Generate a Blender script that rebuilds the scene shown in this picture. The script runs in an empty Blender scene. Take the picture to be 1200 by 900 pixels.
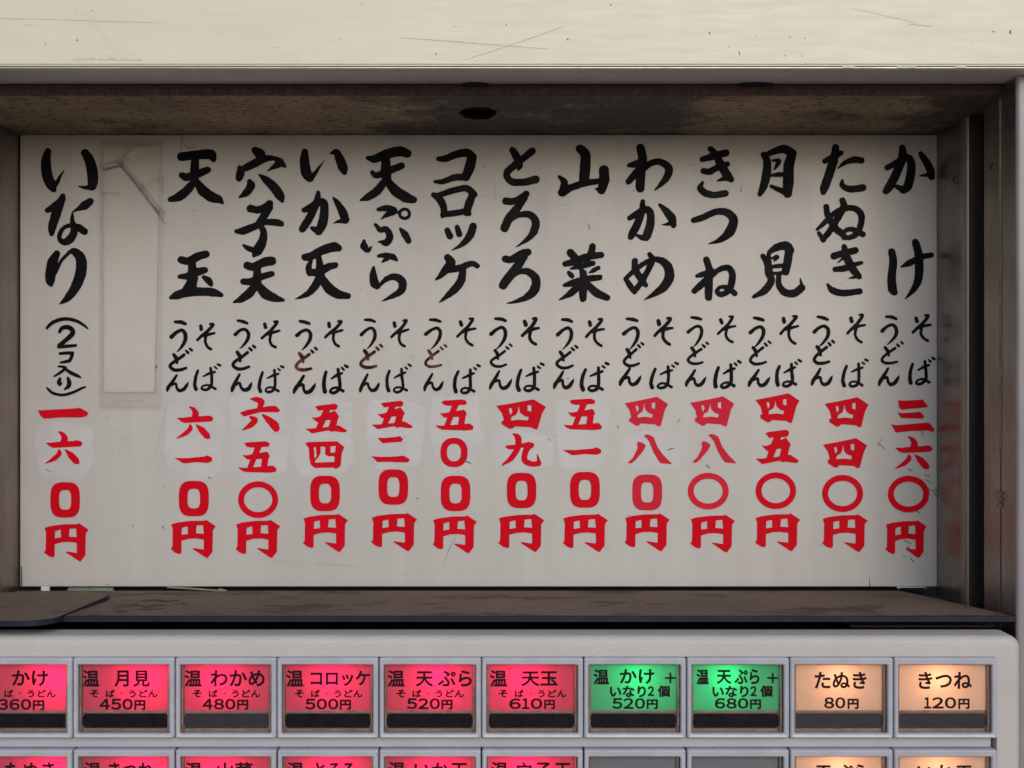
import bpy, math, random
import numpy as np
from mathutils import Vector, noise as mnoise
R = math.radians
scene = bpy.context.scene
C = scene.collection

# ------------------------------------------------------------------ camera, sky, sun, exposure
H = 1.45                 # eye height above the pavement
D = 0.42                 # camera to the plane y = 0 (front of the steel reveal)
S = 0.0003               # metres per photo pixel on the plane y = 0
cam = bpy.data.cameras.new('camera'); cam_o = bpy.data.objects.new('camera', cam); C.objects.link(cam_o)
cam_o.location = (0, -D, H); cam_o.rotation_euler = (R(90), 0, 0)
cam.sensor_width = 36; cam.lens = 36 * D / (1200 * S); cam.clip_start = 0.01; cam.clip_end = 500
scene.camera = cam_o
SUN_EL, SUN_AZ = 26, 12     # degrees; azimuth measured from -Y (in front of the wall) towards +X
world = bpy.data.worlds.new('World'); scene.world = world; world.use_nodes = True
wn = world.node_tree.nodes; wn.clear()
sky = wn.new('ShaderNodeTexSky'); sky.sky_type = 'NISHITA'; sky.sun_disc = False
sky.sun_elevation = R(SUN_EL); sky.sun_rotation = R(180 - SUN_AZ) ; sky.air_density = 1.0; sky.dust_density = 1.5; sky.ozone_density = 1.0
bg = wn.new('ShaderNodeBackground'); bg.inputs['Strength'].default_value = 0.13
wo = wn.new('ShaderNodeOutputWorld')
world.node_tree.links.new(sky.outputs[0], bg.inputs[0]); world.node_tree.links.new(bg.outputs[0], wo.inputs[0])
sl = bpy.data.lights.new('sun', 'SUN'); sl.energy = 1.0; sl.angle = R(38); sl.color = (1, .975, .96)
so = bpy.data.objects.new('sun', sl); C.objects.link(so)
sdir = Vector((math.sin(R(SUN_AZ)) * math.cos(R(SUN_EL)), -math.cos(R(SUN_AZ)) * math.cos(R(SUN_EL)), math.sin(R(SUN_EL))))
so.rotation_euler = sdir.to_track_quat('Z', 'Y').to_euler(); so.location = sdir * 5
scene.view_settings.view_transform = 'Standard'; scene.view_settings.look = 'None'
scene.view_settings.exposure = 0.09; scene.view_settings.gamma = 1
scene.cycles.max_bounces = 8; scene.cycles.transparent_max_bounces = 12

# ------------------------------------------------------------------ helpers
def K(d): return S * (D + d) / D
def W(px, py, d):
    """photo pixel -> world point on the plane at depth d behind the reveal front"""
    k = K(d); return Vector(((px - 600) * k, d, H + (450 - py) * k))
def world_loc(o):
    v = Vector((0, 0, 0))
    while o: v += o.location; o = o.parent
    return v
def thing(name, label, cat, loc, group=None):
    o = bpy.data.objects.new(name, None); C.objects.link(o); o.location = loc
    o.empty_display_size = .01; o['label'] = label; o['category'] = cat
    if group: o['group'] = group
    return o
def mesh(name, verts, faces, mat, parent=None, origin=None, smooth=False):
    verts = [Vector(v) for v in verts]
    if origin is None:
        a = np.array([tuple(v) for v in verts]); origin = Vector((a.min(0) + a.max(0)) / 2)
    me = bpy.data.meshes.new(name)
    me.from_pydata([tuple(v - origin) for v in verts], [], faces)
    me.materials.append(mat); me.update()
    if smooth:
        for p in me.polygons: p.use_smooth = True
    o = bpy.data.objects.new(name, me); C.objects.link(o)
    o.location = origin - (world_loc(parent) if parent else Vector((0, 0, 0)))
    if parent: o.parent = parent
    return o
def inst(name, me, loc, parent):
    o = bpy.data.objects.new(name, me); C.objects.link(o); o.location = loc - world_loc(parent); o.parent = parent; return o
def box(x0, x1, y0, y1, z0, z1, V=None, F=None, b=0.0):
    V = [] if V is None else V; F = [] if F is None else F
    n = len(V)
    if b <= 0:
        V += [(x, y, z) for x in (x0, x1) for y in (y0, y1) for z in (z0, z1)]
        F += [tuple(n + i for i in f) for f in ((0,1,3,2),(4,6,7,5),(0,4,5,1),(2,3,7,6),(0,2,6,4),(1,5,7,3))]
    else:   # chamfered box: three slabs per axis
        def ring(y, i):
            return [(x0+b+i, y, z0+i), (x1-b-i, y, z0+i), (x1-i, y, z0+b+i), (x1-i, y, z1-b-i), (x1-b-i, y, z1-i), (x0+b+i, y, z1-i), (x0+i, y, z1-b-i), (x0+i, y, z0+b+i)]
        rs = [ring(y0, b), ring(y0+b, 0), ring(y1-b, 0), ring(y1, b)]
        for r in rs: V += r
        for k in range(3):
            for i in range(8):
                j = (i+1) % 8
                F.append((n+k*8+i, n+k*8+j, n+(k+1)*8+j, n+(k+1)*8+i))
        F.append(tuple(n+i for i in reversed(range(8)))); F.append(tuple(n+24+i for i in range(8)))
    return V, F
def rrect(x0, x1, z0, z1, r, n=5):
    """rounded rectangle outline, counter-clockwise seen from the camera"""
    P = []
    for cx, cz, a0 in ((x1-r, z0+r, -90), (x1-r, z1-r, 0), (x0+r, z1-r, 90), (x0+r, z0+r, 180)):
        for i in range(n + 1):
            a = R(a0 + 90*i/n); P.append((cx + r*math.cos(a), cz + r*math.sin(a)))
    return P
def loft(loops, closed_last=False, closed_first=False):
    V = []; F = []; n = len(loops[0])
    for L in loops: V += L
    for k in range(len(loops)-1):
        for i in range(n):
            j = (i+1) % n
            F.append((k*n+i, k*n+j, (k+1)*n+j, (k+1)*n+i))
    if closed_last: F.append(tuple((len(loops)-1)*n + i for i in range(n)))
    if closed_first: F.append(tuple(reversed(range(n))))
    return V, F
def rr_loop(x0, x1, z0, z1, r, y, n=5): return [(x, y, z) for x, z in rrect(x0, x1, z0, z1, max(r, 1e-5), n)]
def join(*parts):
    V = []; F = []
    for v, f in parts:
        n = len(V); V += list(v); F += [tuple(n+i for i in q) for q in f]
    return V, F
def disc(c, r, y0, y1, n=20, dome=0.0):
    L = [[(c[0]+rr*math.cos(2*math.pi*i/n), y, c[1]+rr*math.sin(2*math.pi*i/n)) for i in range(n)] for rr, y in ((r, y1), (r, y0+dome*.6), (r*.8, y0+dome*.15), (r*.45, y0))]
    return loft(L, closed_last=True)

# ------------------------------------------------------------------ materials
def newmat(name):
    m = bpy.data.materials.new(name); m.use_nodes = True
    nt = m.node_tree; b = nt.nodes['Principled BSDF']; return m, nt, b
def coords(nt, scale=(1,1,1)):
    tc = nt.nodes.new('ShaderNodeNewGeometry'); mp = nt.nodes.new('ShaderNodeMapping')
    mp.inputs['Scale'].default_value = scale; nt.links.new(tc.outputs['Position'], mp.inputs['Vector']); return mp.outputs[0]
def nz(nt, vec, scale, detail=4, rough=.6):
    n = nt.nodes.new('ShaderNodeTexNoise'); n.inputs['Scale'].default_value = scale
    n.inputs['Detail'].default_value = detail; n.inputs['Roughness'].default_value = rough
    nt.links.new(vec, n.inputs['Vector']); return n.outputs['Fac']
def ramp(nt, fac, stops):
    r = nt.nodes.new('ShaderNodeValToRGB'); e = r.color_ramp.elements
    while len(e) > 1: e.remove(e[-1])
    e[0].position = stops[0][0]; e[0].color = (*stops[0][1], 1) if not isinstance(stops[0][1], float) else (stops[0][1],)*3 + (1,)
    for p, c in stops[1:]:
        q = e.new(p); q.color = (*c, 1) if not isinstance(c, float) else (c, c, c, 1)
    nt.links.new(fac, r.inputs[0]); return r.outputs[0]
def mix(nt, fac, a, b, mode='MIX'):
    m = nt.nodes.new('ShaderNodeMix'); m.data_type = 'RGBA'; m.blend_type = mode
    def put(sock, v):
        if isinstance(v, (int, float)): sock.default_value = v
        elif isinstance(v, tuple): sock.default_value = (*v, 1)
        else: nt.links.new(v, sock)
    put(m.inputs[0], fac); put(m.inputs[6], a); put(m.inputs[7], b); return m.outputs[2]
def bump(nt, b, h, strength=.2, dist=.0002):
    u = nt.nodes.new('ShaderNodeBump'); u.inputs['Strength'].default_value = strength; u.inputs['Distance'].default_value = dist
    nt.links.new(h, u.inputs['Height']); nt.links.new(u.outputs[0], b.inputs['Normal'])
def plain(name, col, rough=.5, metal=0, var=.12, vscale=60, spec=.5, bmp=0, bscale=900, coat=0, stretch=(1,1,1), bdist=.0002):
    m, nt, b = newmat(name); v = coords(nt, stretch)
    f = nz(nt, v, vscale, 5)
    lo = tuple(c*(1-var) for c in col); hi = tuple(min(1, c*(1+var)) for c in col)
    nt.links.new(ramp(nt, f, [(.3, lo), (.7, hi)]), b.inputs['Base Color'])
    rr = ramp(nt, nz(nt, v, vscale*2.3, 4), [(.3, max(0.02, rough-.07)), (.7, min(1., rough+.07))])
    nt.links.new(rr, b.inputs['Roughness'])
    b.inputs['Metallic'].default_value = metal; b.inputs['Specular IOR Level'].default_value = spec
    b.inputs['Coat Weight'].default_value = coat
    if bmp: bump(nt, b, nz(nt, v, bscale, 3), bmp, bdist)
    return m

def fascia_mat():
    m, nt, b = newmat('cream_enamel'); v = coords(nt); vs = coords(nt, (1, 1, 9))
    base = ramp(nt, nz(nt, v, 9, 5), [(.3, (.585, .553, .465)), (.7, (.635, .605, .52))])
    streak = ramp(nt, nz(nt, vs, 28, 6, .7), [(.35, (.82, .79, .73)), (.6, (1., 1., 1.))])
    col = mix(nt, .2, base, streak, 'MULTIPLY')
    # drip stains that run down towards the lower edge
    fl = ramp(nt, nz(nt, v, 420, 2), [(.755, 0.), (.79, 1.)])
    col = mix(nt, fl, col, (.13, .11, .09))
    vc = coords(nt, (.12, 1, 1))
    sc = ramp(nt, nz(nt, vc, 650, 2), [(.70, 0.), (.74, .35)])
    col = mix(nt, sc, col, (.33, .28, .21))
    nt.links.new(col, b.inputs['Base Color'])
    nt.links.new(ramp(nt, nz(nt, vs, 60), [(.3, .33), (.7, .5)]), b.inputs['Roughness'])
    bump(nt, b, nz(nt, coords(nt, (.3, 1, 2)), 500, 4), .05, .0001); return m
def board_mat(name, tint=(1, 1, 1)):
    m, nt, b = newmat(name); v = coords(nt); vv = coords(nt, (6, 1, .4))
    base = ramp(nt, nz(nt, v, 7, 5), [(.3, (.412, .407, .412)), (.7, (.458, .455, .460))])
    col = mix(nt, .7, base, ramp(nt, nz(nt, vv, 16, 5, .6), [(.3, (.89, .885, .87)), (.65, (1., 1., 1.))]), 'MULTIPLY')
    pink = ramp(nt, nz(nt, v, 13, 3), [(.55, 0.), (.8, .35)])
    col = mix(nt, pink, col, (.44, .385, .36))
    sp = ramp(nt, nz(nt, v, 330, 2), [(.745, 0.), (.79, .8)])
    col = mix(nt, sp, col, (.12, .10, .09))
    col = mix(nt, 1, col, tint, 'MULTIPLY')
    nt.links.new(col, b.inputs['Base Color'])
    nt.links.new(ramp(nt, nz(nt, v, 40), [(.3, .30), (.7, .42)]), b.inputs['Roughness'])
    bump(nt, b, nz(nt, v, 45, 4), .22, .0008); return m
def rust_mat(name, bright):
    m, nt, b = newmat(name); v = coords(nt); vx = coords(nt, (1, 1.6, 1))
    paint = ramp(nt, nz(nt, v, 20, 6, .7), [(.25, (.12*bright, .07*bright, .04*bright)), (.45, (.24*bright, .165*bright, .095*bright)), (.7, (.34*bright, .25*bright, .145*bright))])
    big = ramp(nt, nz(nt, v, 22, 8, .8), [(.47, 0.), (.60, 1.)])
    fine = ramp(nt, nz(nt, vx, 420, 5, .7), [(.55, 0.), (.61, 1.)])
    sx = nt.nodes.new('ShaderNodeSeparateXYZ'); nt.links.new(v, sx.inputs[0])
    mr_ = nt.nodes.new('ShaderNodeMapRange'); mr_.inputs[1].default_value = -.25; mr_.inputs[2].default_value = .25; nt.links.new(sx.outputs[0], mr_.inputs[0])
    # rust over worn tan paint, darker across the middle and at the far right
    zone = ramp(nt, mr_.outputs[0], [(.38, (.18, .18, .18)), (.45, (1., 1., 1.)), (.62, (1., 1., 1.)), (.66, (.12, .12, .12)), (.76, (.2, .2, .2)), (.82, (1., 1., 1.))])
    ad = nt.nodes.new('ShaderNodeMath'); ad.operation = 'MULTIPLY_ADD'; ad.inputs[1].default_value = .20; nt.links.new(zone, ad.inputs[0]); nt.links.new(nz(nt, v, 22, 8, .8), ad.inputs[2])
    big = ramp(nt, ad.outputs[0], [(.55, 0.), (.68, 1.)])
    col = mix(nt, big, paint, (.06*bright, .045*bright, .034*bright))
    col = mix(nt, fine, col, (.018, .013, .010))
    lite = ramp(nt, nz(nt, coords(nt, (1, 1.2, 1)), 620, 3, .7), [(.63, 0.), (.68, .8)])
    col = mix(nt, lite, col, (.25*bright, .19*bright, .12*bright))
    nt.links.new(col, b.inputs['Base Color']); b.inputs['Roughness'].default_value = .75
    bump(nt, b, nz(nt, vx, 230, 5, .75), .6, .0004); return m
def steel_mat(name, col, rough, brown=.5):
    m, nt, b = newmat(name); v = coords(nt, (1, 1, .12)); v2 = coords(nt)
    base = ramp(nt, nz(nt, v, 120, 5), [(.3, tuple(c*.75 for c in col)), (.7, col)])
    dirt = ramp(nt, nz(nt, v2, 38, 6, .7), [(.4, 0.), (.7, brown)])
    c2 = mix(nt, dirt, base, (.10, .07, .05))
    sp = ramp(nt, nz(nt, v2, 420, 3), [(.70, 0.), (.74, 1.)])
    c2 = mix(nt, sp, c2, (.05, .03, .02))
    nt.links.new(c2, b.inputs['Base Color']); b.inputs['Metallic'].default_value = .85
    nt.links.new(ramp(nt, nz(nt, v, 200, 4), [(.3, rough*.8), (.7, min(1., rough*1.3))]), b.inputs['Roughness'])
    bump(nt, b, nz(nt, v, 900, 3), .08, .0001); return m
def shelf_mat():
    m, nt, b = newmat('dusty_brown_shelf'); v = coords(nt)
    dust = ramp(nt, nz(nt, v, 700, 4, .8), [(.3, (.088, .064, .044)), (.7, (.205, .155, .110))])
    stain = ramp(nt, nz(nt, coords(nt, (1, 1.8, 1)), 26, 6, .7), [(.54, 0.), (.62, .85)])
    col = mix(nt, stain, dust, (.045, .030, .024))
    broad = ramp(nt, nz(nt, v, 12, 4), [(.3, (.75, .75, .75)), (.7, (1.15, 1.12, 1.1))])
    col = mix(nt, 1, col, broad, 'MULTIPLY')
    nt.links.new(col, b.inputs['Base Color']); b.inputs['Roughness'].default_value = .85
    bump(nt, b, nz(nt, v, 900, 4), .5, .0003); return m
def ink_mat(name, col, rough=.42, wear=0.):
    m, nt, b = newmat(name); v = coords(nt)
    hi = tuple(c*(1.7 if col[0] < .02 else 1.12) for c in col)
    c2 = ramp(nt, nz(nt, v, 55, 4), [(.42, col), (.72, hi)])
    if wear:
        f = ramp(nt, nz(nt, v, 260, 4), [(.42, 0.), (.62, wear)])
        c2 = mix(nt, f, c2, (.16, .05, .03))
    nt.links.new(c2, b.inputs['Base Color'])
    nt.links.new(ramp(nt, nz(nt, v, 150, 3), [(.3, rough*.7), (.7, rough*1.4)]), b.inputs['Roughness'])
    b.inputs['Specular IOR Level'].default_value = .04; return m
def clear_mat(name, tint=(1,1,1), rough=.08, solid=0., solidcol=(.3,.25,.2)):
    m = bpy.data.materials.new(name); m.use_nodes = True; nt = m.node_tree; nt.nodes.clear()
    o = nt.nodes.new('ShaderNodeOutputMaterial'); t = nt.nodes.new('ShaderNodeBsdfTransparent'); t.inputs[0].default_value = (*tint, 1)
    g = nt.nodes.new('ShaderNodeBsdfGlossy'); g.inputs['Roughness'].default_value = rough; g.inputs[0].default_value = (.35, .35, .37, 1)
    fr = nt.nodes.new('ShaderNodeFresnel'); fr.inputs[0].default_value = 1.33
    mx = nt.nodes.new('ShaderNodeMixShader'); nt.links.new(fr.outputs[0], mx.inputs[0]); nt.links.new(t.outputs[0], mx.inputs[1]); nt.links.new(g.outputs[0], mx.inputs[2])
    out = mx.outputs[0]
    if solid:
        df = nt.nodes.new('ShaderNodeBsdfDiffuse'); df.inputs[0].default_value = (*solidcol, 1)
        m2 = nt.nodes.new('ShaderNodeMixShader'); m2.inputs[0].default_value = solid
        nt.links.new(out, m2.inputs[1]); nt.links.new(df.outputs[0], m2.inputs[2]); out = m2.outputs[0]
    nt.links.new(out, o.inputs[0]); return m
def card_mat(name, col):
    """thin printed film: part of the lamp light behind it comes through"""
    m = bpy.data.materials.new(name); m.use_nodes = True; nt = m.node_tree; nt.nodes.clear()
    o = nt.nodes.new('ShaderNodeOutputMaterial'); d = nt.nodes.new('ShaderNodeBsdfDiffuse'); t = nt.nodes.new('ShaderNodeBsdfTranslucent')
    v = coords(nt); c = ramp(nt, nz(nt, v, 120, 4), [(.3, tuple(x*.93 for x in col)), (.7, col)])
    for q in (d, t): nt.links.new(c, q.inputs[0])
    mx = nt.nodes.new('ShaderNodeMixShader'); mx.inputs[0].default_value = .5
    nt.links.new(d.outputs[0], mx.inputs[1]); nt.links.new(t.outputs[0], mx.inputs[2]); nt.links.new(mx.outputs[0], o.inputs[0]); return m

M = dict(
    cream=fascia_mat(), board=board_mat('white_enamel_board'), board_end=board_mat('yellowed_enamel_board', (.975, .95, .91)),
    rust=rust_mat('rusted_painted_steel', 1.2), rustdark=plain('dark_red_rust', (.050, .028, .024), .8, var=.6, vscale=500, bmp=.6),
    steel=steel_mat('dull_stainless', (.31, .265, .235), .33, .45), steelbright=steel_mat('worn_bright_stainless', (.34, .31, .28), .40, .35),
    post=plain('grey_post_enamel', (.23, .215, .235), .35, var=.30, vscale=40, stretch=(1, 1, .3)),
    dark=plain('gap_shade_and_rubber', (.006, .005, .005), .8), darkgrey=plain('dark_channel_steel', (.022, .018, .016), .55),
    soffit=plain('grey_soffit_enamel', (.56, .525, .49), .42, var=.15, vscale=30, stretch=(.3, 1, 1)),
    trim=plain('trim_metal', (.55, .53, .50), .35, .5, var=.2, vscale=90), groove=plain('groove_gap_shade', (.05, .035, .035), .7),
    shelf=shelf_mat(), plate_top=shelf_mat(), plate_edge=plain('blue_black_edge', (.013, .015, .027), .5, var=.25, vscale=120, bmp=.2, spec=.2),
    foam=plain('green_grey_foam', (.17, .21, .17), .9, var=.3, vscale=200), bracket=plain('pale_bracket', (.55, .60, .53), .6),
    bead=plain('beige_sealant', (.19, .135, .085), .6, var=.3, vscale=200), screw=plain('rusty_screw', (.13, .10, .08), .5, .6, var=.5, vscale=900),
    machine=plain('grey_textured_plastic', (.425, .415, .405), .5, var=.04, vscale=50, bmp=1, bscale=1500, bdist=.00028),
    bezel=plain('cool_grey_plastic', (.385, .40, .465), .34, var=.10, vscale=90), channel=plain('lavender_grey_plastic', (.365, .365, .425), .42, var=.06, vscale=60, bmp=.15, bscale=900),
    base=plain('smoky_brown_plastic', (.25, .18, .16), .3, var=.35, vscale=250), rim=clear_mat('smoky_clear_rim', (.8, .75, .72), .15, .4, (.42, .33, .30)),
    window_sheen=plain('sold_out_window_painted_sheen', (.027, .026, .042), .35, var=.2, vscale=200), window=plain('black_sold_out_window', (.008, .007, .013), .3, var=.3, vscale=200, spec=.2),
    cover=clear_mat('clear_button_cover', (.97, .96, .95), .12), lampbox=plain('grey_white_lamp_box', (.45, .45, .45), .6),
    black=ink_mat('black_brush_paint', (.0045, .0045, .006)), red=ink_mat('red_vinyl', (.50, .003, .014), .4), worn=ink_mat('worn_black_brush_paint', (.010, .008, .009), .3, .9),
    redworn=ink_mat('faded_red_vinyl', (.50, .018, .040), .45), print=ink_mat('maroon_black_print', (.022, .010, .016), .5),
    patch=plain('blue_white_touch_up_paint', (.440, .445, .466), .38, var=.07, vscale=60), paper=plain('off_white_cover_paper', (.505, .49, .482), .7, var=.04, vscale=30),
    film=clear_mat('aged_clear_film', (.98, .975, .97), .3, .05, (.45, .42, .40)), crease=plain('brown_crease', (.29, .245, .22), .7, var=.3, vscale=300),
    scratch=plain('dark_scratch', (.07, .06, .055), .7, var=.4, vscale=600), scratch_light=plain('faint_scratch', (.565, .525, .43), .6, var=.2, vscale=600),
    faint=plain('faint_board_hairline', (.30, .28, .265), .6, var=.15, vscale=600), chip=plain('bare_primer_chip', (.62, .59, .52), .6, var=.15, vscale=300), smear=plain('dark_dirt_smear', (.045, .032, .024), .8, var=.4, vscale=500), pencil=plain('faint_pencil', (.36, .29, .27), .7, var=.3, vscale=600),
    card_red=card_mat('pink_label_film', (.52, .155, .215)), card_green=card_mat('green_label_film', (.17, .44, .31)),
    card_cream=card_mat('cream_label_film', (.76, .64, .54)), card_blank=card_mat('blank_grey_label_film', (.34, .36, .41)),
    ground=plain('concrete_pavement', (.24, .225, .21), .9, var=.2, vscale=3, bmp=.3, bscale=30), wall=plain('grey_render_wall', (.33, .31, .29), .9, var=.1, vscale=6),
)

# ------------------------------------------------------------------ brush lettering: strokes -> merged flat shapes
def spline(P, step):
    """dense samples of a Catmull-Rom through (x, y, w)"""
    P = np.array(P, float)
    if len(P) == 1: return P
    Q = np.vstack([2*P[0]-P[1], P, 2*P[-1]-P[-2]]); out = []
    for i in range(1, len(Q)-2):
        p0, p1, p2, p3 = Q[i-1], Q[i], Q[i+1], Q[i+2]
        n = max(2, int(np.hypot(*(p2-p1)[:2]) / step) + 1)
        t = np.linspace(0, 1, n, endpoint=False)[:, None]
        c = .5*((2*p1) + (-p0+p2)*t + (2*p0-5*p1+4*p2-p3)*t**2 + (-p0+3*p1-3*p2+p3)*t**3)
        c[:, 2] = (p1[2] + (p2[2]-p1[2])*t[:, 0])
        out.append(c)
    out.append(P[-1:]); return np.vstack(out)
def poly_sdf(X, Y, P):
    P = np.array(P, float); d = np.full(X.shape, 1e9); inside = np.zeros(X.shape, bool)
    for i in range(len(P)):
        a = P[i]; b = P[(i+1) % len(P)]; e = b-a
        t = np.clip(((X-a[0])*e[0] + (Y-a[1])*e[1]) / (e@e + 1e-9), 0, 1)
        d = np.minimum(d, np.hypot(X-a[0]-t*e[0], Y-a[1]-t*e[1]))
        if a[1] != b[1]:
            c = (a[1] > Y) != (b[1] > Y)
            inside ^= c & (X < (b[0]-a[0])*(Y-a[1])/(b[1]-a[1]) + a[0])
    return np.where(inside, -d, d)
def shape(prims, step, rough=0., seed=0):
    """prims: ('s', pts) brush stroke, ('p', pts) polygon, ('h', pts) hole, ('r', cx, cy, rx, ry, w, pw) ring.
    Returns vertices (in the prims' units) and faces of their union, by marching squares."""
    xs = []; ys = []
    for p in prims:
        if p[0] in 'sp':
            a = np.array(p[1], float); w = a[:, 2].max()/2 if p[0] == 's' else 0
            xs += [a[:, 0].min()-w, a[:, 0].max()+w]; ys += [a[:, 1].min()-w, a[:, 1].max()+w]
        elif p[0] == 'r': xs += [p[1]-p[3], p[1]+p[3]]; ys += [p[2]-p[4], p[2]+p[4]]
    m = 2*step + 2*rough
    gx = np.arange(min(xs)-m, max(xs)+m+step, step); gy = np.arange(min(ys)-m, max(ys)+m+step, step)
    X, Y = np.meshgrid(gx, gy); F = np.full(X.shape, 1e9)
    for p in prims:
        if p[0] == 's':
            for x, y, w in spline(p[1], step*1.2):
                r = max(w, step*1.05)/2
                i0 = max(0, int((x-r-3*step-gx[0])/step)); i1 = int((x+r+3*step-gx[0])/step)+2
                j0 = max(0, int((y-r-3*step-gy[0])/step)); j1 = int((y+r+3*step-gy[0])/step)+2
                sub = (slice(j0, j1), slice(i0, i1))
                F[sub] = np.minimum(F[sub], np.hypot(X[sub]-x, Y[sub]-y)-r)
        elif p[0] == 'p': F = np.minimum(F, poly_sdf(X, Y, p[1]))
        elif p[0] == 'r':
            _, cx, cy, rx, ry, w, pw = p
            def sup(a, b): 
                q = (np.abs((X-cx)/a)**pw + np.abs((Y-cy)/b)**pw)**(1/pw); return (q-1)*min(a, b)
            F = np.minimum(F, np.maximum(sup(rx, ry), -sup(rx-w, ry-w*(.9 if pw > 2.2 else 1))))
    for p in prims:
        if p[0] == 'h': F = np.maximum(F, -poly_sdf(X, Y, p[1]))
    if rough:
        rng = random.Random(seed); ox, oy = rng.random()*50, rng.random()*50; sc = 1/(step*7)
        N = np.zeros(X.shape)
        for k in range(7):
            th = rng.random()*6.283; fr = sc*(1.2+k*.9)*(.8+.4*rng.random())
            N += np.sin((X*math.cos(th)+Y*math.sin(th))*fr*2.2 + 2*np.sin(Y*fr*.9+k+ox) + rng.random()*9)/(1+k*.35)
        F = F + rough*N*.33
    return march(gx, gy, F)
def march(gx, gy, F):
    F = np.where(np.abs(F) < 1e-6, 1e-6, F)
    V = []; Fc = []; ins = F < 0
    S4 = ins[:-1, :-1].astype(int) + ins[:-1, 1:] + ins[1:, :-1] + ins[1:, 1:]
    nzr = S4 > 0
    for j in range(F.shape[0]-1):
        run = None
        act = np.nonzero(nzr[j])[0]
        if not len(act): continue
        todo = sorted(set(act.tolist()) | set(min(q+1, F.shape[1]-2) for q in act.tolist()))
        for i in todo:
            cs = ((j, i), (j, i+1), (j+1, i+1), (j+1, i)); n = ins[j, i] + ins[j, i+1] + ins[j+1, i+1] + ins[j+1, i]
            if n == 4:
                if run is None: run = i
                if i < F.shape[1]-2: continue
            if run is not None:
                e = i if n != 4 else i+1; k = len(V)
                V += [(gx[run], gy[j]), (gx[e], gy[j]), (gx[e], gy[j+1]), (gx[run], gy[j+1])]; Fc.append((k, k+1, k+2, k+3)); run = None
            if 0 < n < 4:
                poly = []
                for q in range(4):
                    a = cs[q]; b = cs[(q+1) % 4]
                    if ins[a]: poly.append((gx[a[1]], gy[a[0]]))
                    if ins[a] != ins[b]:
                        t = F[a]/(F[a]-F[b]); poly.append((gx[a[1]]+(gx[b[1]]-gx[a[1]])*t, gy[a[0]]+(gy[b[0]]-gy[a[0]])*t))
                k = len(V); V += poly; Fc.append(tuple(range(k, k+len(poly))))
    return V, Fc
def parse(txt):
    """'x,y,w x,y,w; ...' -> strokes ; a leading p / h marks a polygon / hole"""
    out = []
    for st in txt.replace('\n', ' ').split(';'):
        st = st.strip()
        if not st: continue
        kind = 's'
        if st[0] in 'ph': kind = st[0]; st = st[1:].strip()
        pts = [tuple(float(q) for q in a.split(',')) for a in st.split()]
        out.append((kind, pts))
    return out
def scale_prims(pr, f):
    out = []
    for p in pr:
        if p[0] == 'r': out.append(('r', *f(p[1], p[2])[:2], p[3], p[4], p[5], p[6]))
        else: out.append((p[0], [f(*a) for a in p[1]]))
    return out
def painted(name, prims, depth, mat, parent, step, rough=0, seed=0, lab=None):
    """prims in photo pixels of the plane at `depth`"""
    V, Fc = shape(prims, step, rough, seed)
    o = mesh(name, [W(x, y, depth) for x, y in V], [tuple(reversed(f)) for f in Fc], mat, parent)
    if lab: o['label'] = lab
    return o

# ------------------------------------------------------------------ setting: pavement and the wall the whole thing is let into
def structure(o): o['kind'] = 'structure'; return o
V, F = box(-60, 60, -60, 60, -.3, 0); structure(mesh('ground', V, F, M['ground']))
RXL, RXR = .2002, .1725
RX = .1725                       # right edge of the recess
BD = .065                        # depth of the menu board
ZT = H + .1014                   # underside of the beam
ZH = H + .1057                   # underside of the fascia
ZS0, ZS1 = H - .0795, H - .0834  # shelf front and back
mach_d = -.022
wall_parts = [box(-3, -.62, 0, .3, 0, 3.2), box(.62, 3, 0, .3, 0, 3.2), box(-.62, .62, .10, .3, 0, 3.2)]
structure(mesh('wall', *join(*wall_parts), M['wall']))

# ------------------------------------------------------------------ fascia above
t = thing('fascia_panel', 'wide cream enamelled metal fascia above the menu recess, scratched and stained', 'fascia', (0, -.02, ZH))
mesh('front_panel', *box(-.62, .62, -.020, .10, ZH+.0014, ZH+.16, b=.00015), M['cream'], t)
mesh('lower_bead', *box(-.62, .62, -.0201, -.0150, ZH+.0000, ZH+.0004, b=.0001), M['trim'], t)
mesh('cream_strip', *box(-.62, .62, -.0202, -.0150, ZH+.0007, ZH+.0012, b=.0001), M['cream'], t)
mesh('bead_groove', *box(-.62, .62, -.0190, -.0160, ZH+.0003, ZH+.0015), M['groove'], t)  # dark strip paints the shade inside the groove
mesh('soffit', *box(-.62, .62, -.0188, .0000, ZH-.0002, ZH+.0005), M['soffit'], t)
def scr(name, prims, d, mat, parent, step=.22, rough=0., lab=None): return painted(name, prims, d, mat, parent, step, rough, 1, lab)
fd = -.02014
scr('scratch', parse('0,21.5,.6 60,22.5,.5 130,25,.5 190,26,.3; 470,44,.5 540,49,1 640,57,.5; 545,70,.4 600,52,1.1 660,31,.6; 96,12,.3 118,38,.6 138,62,.4; 1066,28,.5 1092,31,.6; 1000,10,.3 1075,27,.4'), fd, M['scratch_light'], t)
for q_ in parse('1184,36,1.6 1184,39,1.6; 1164,37,1.4 1164.5,37,1.4; 665,46,1.5 665.5,46,1.3; 926,43,1.2 926,43.5,1; 943,45,1 943.5,45,1; 920,65,1 920,65.5,1; 940,65.5,1 940.5,65.5,1; 108,12,1 108,12.6,1; 53,51,1.2 53,51.6,1; 866,60,.8 867,64,.8'): scr('chipped_spot', [q_], fd, M['scratch'], t)
scr('stain', parse('84,69.5,2.4 120,68.5,2.8 165,69.5,2'), fd, M['scratch_light'], t, .5, .8)
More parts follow.
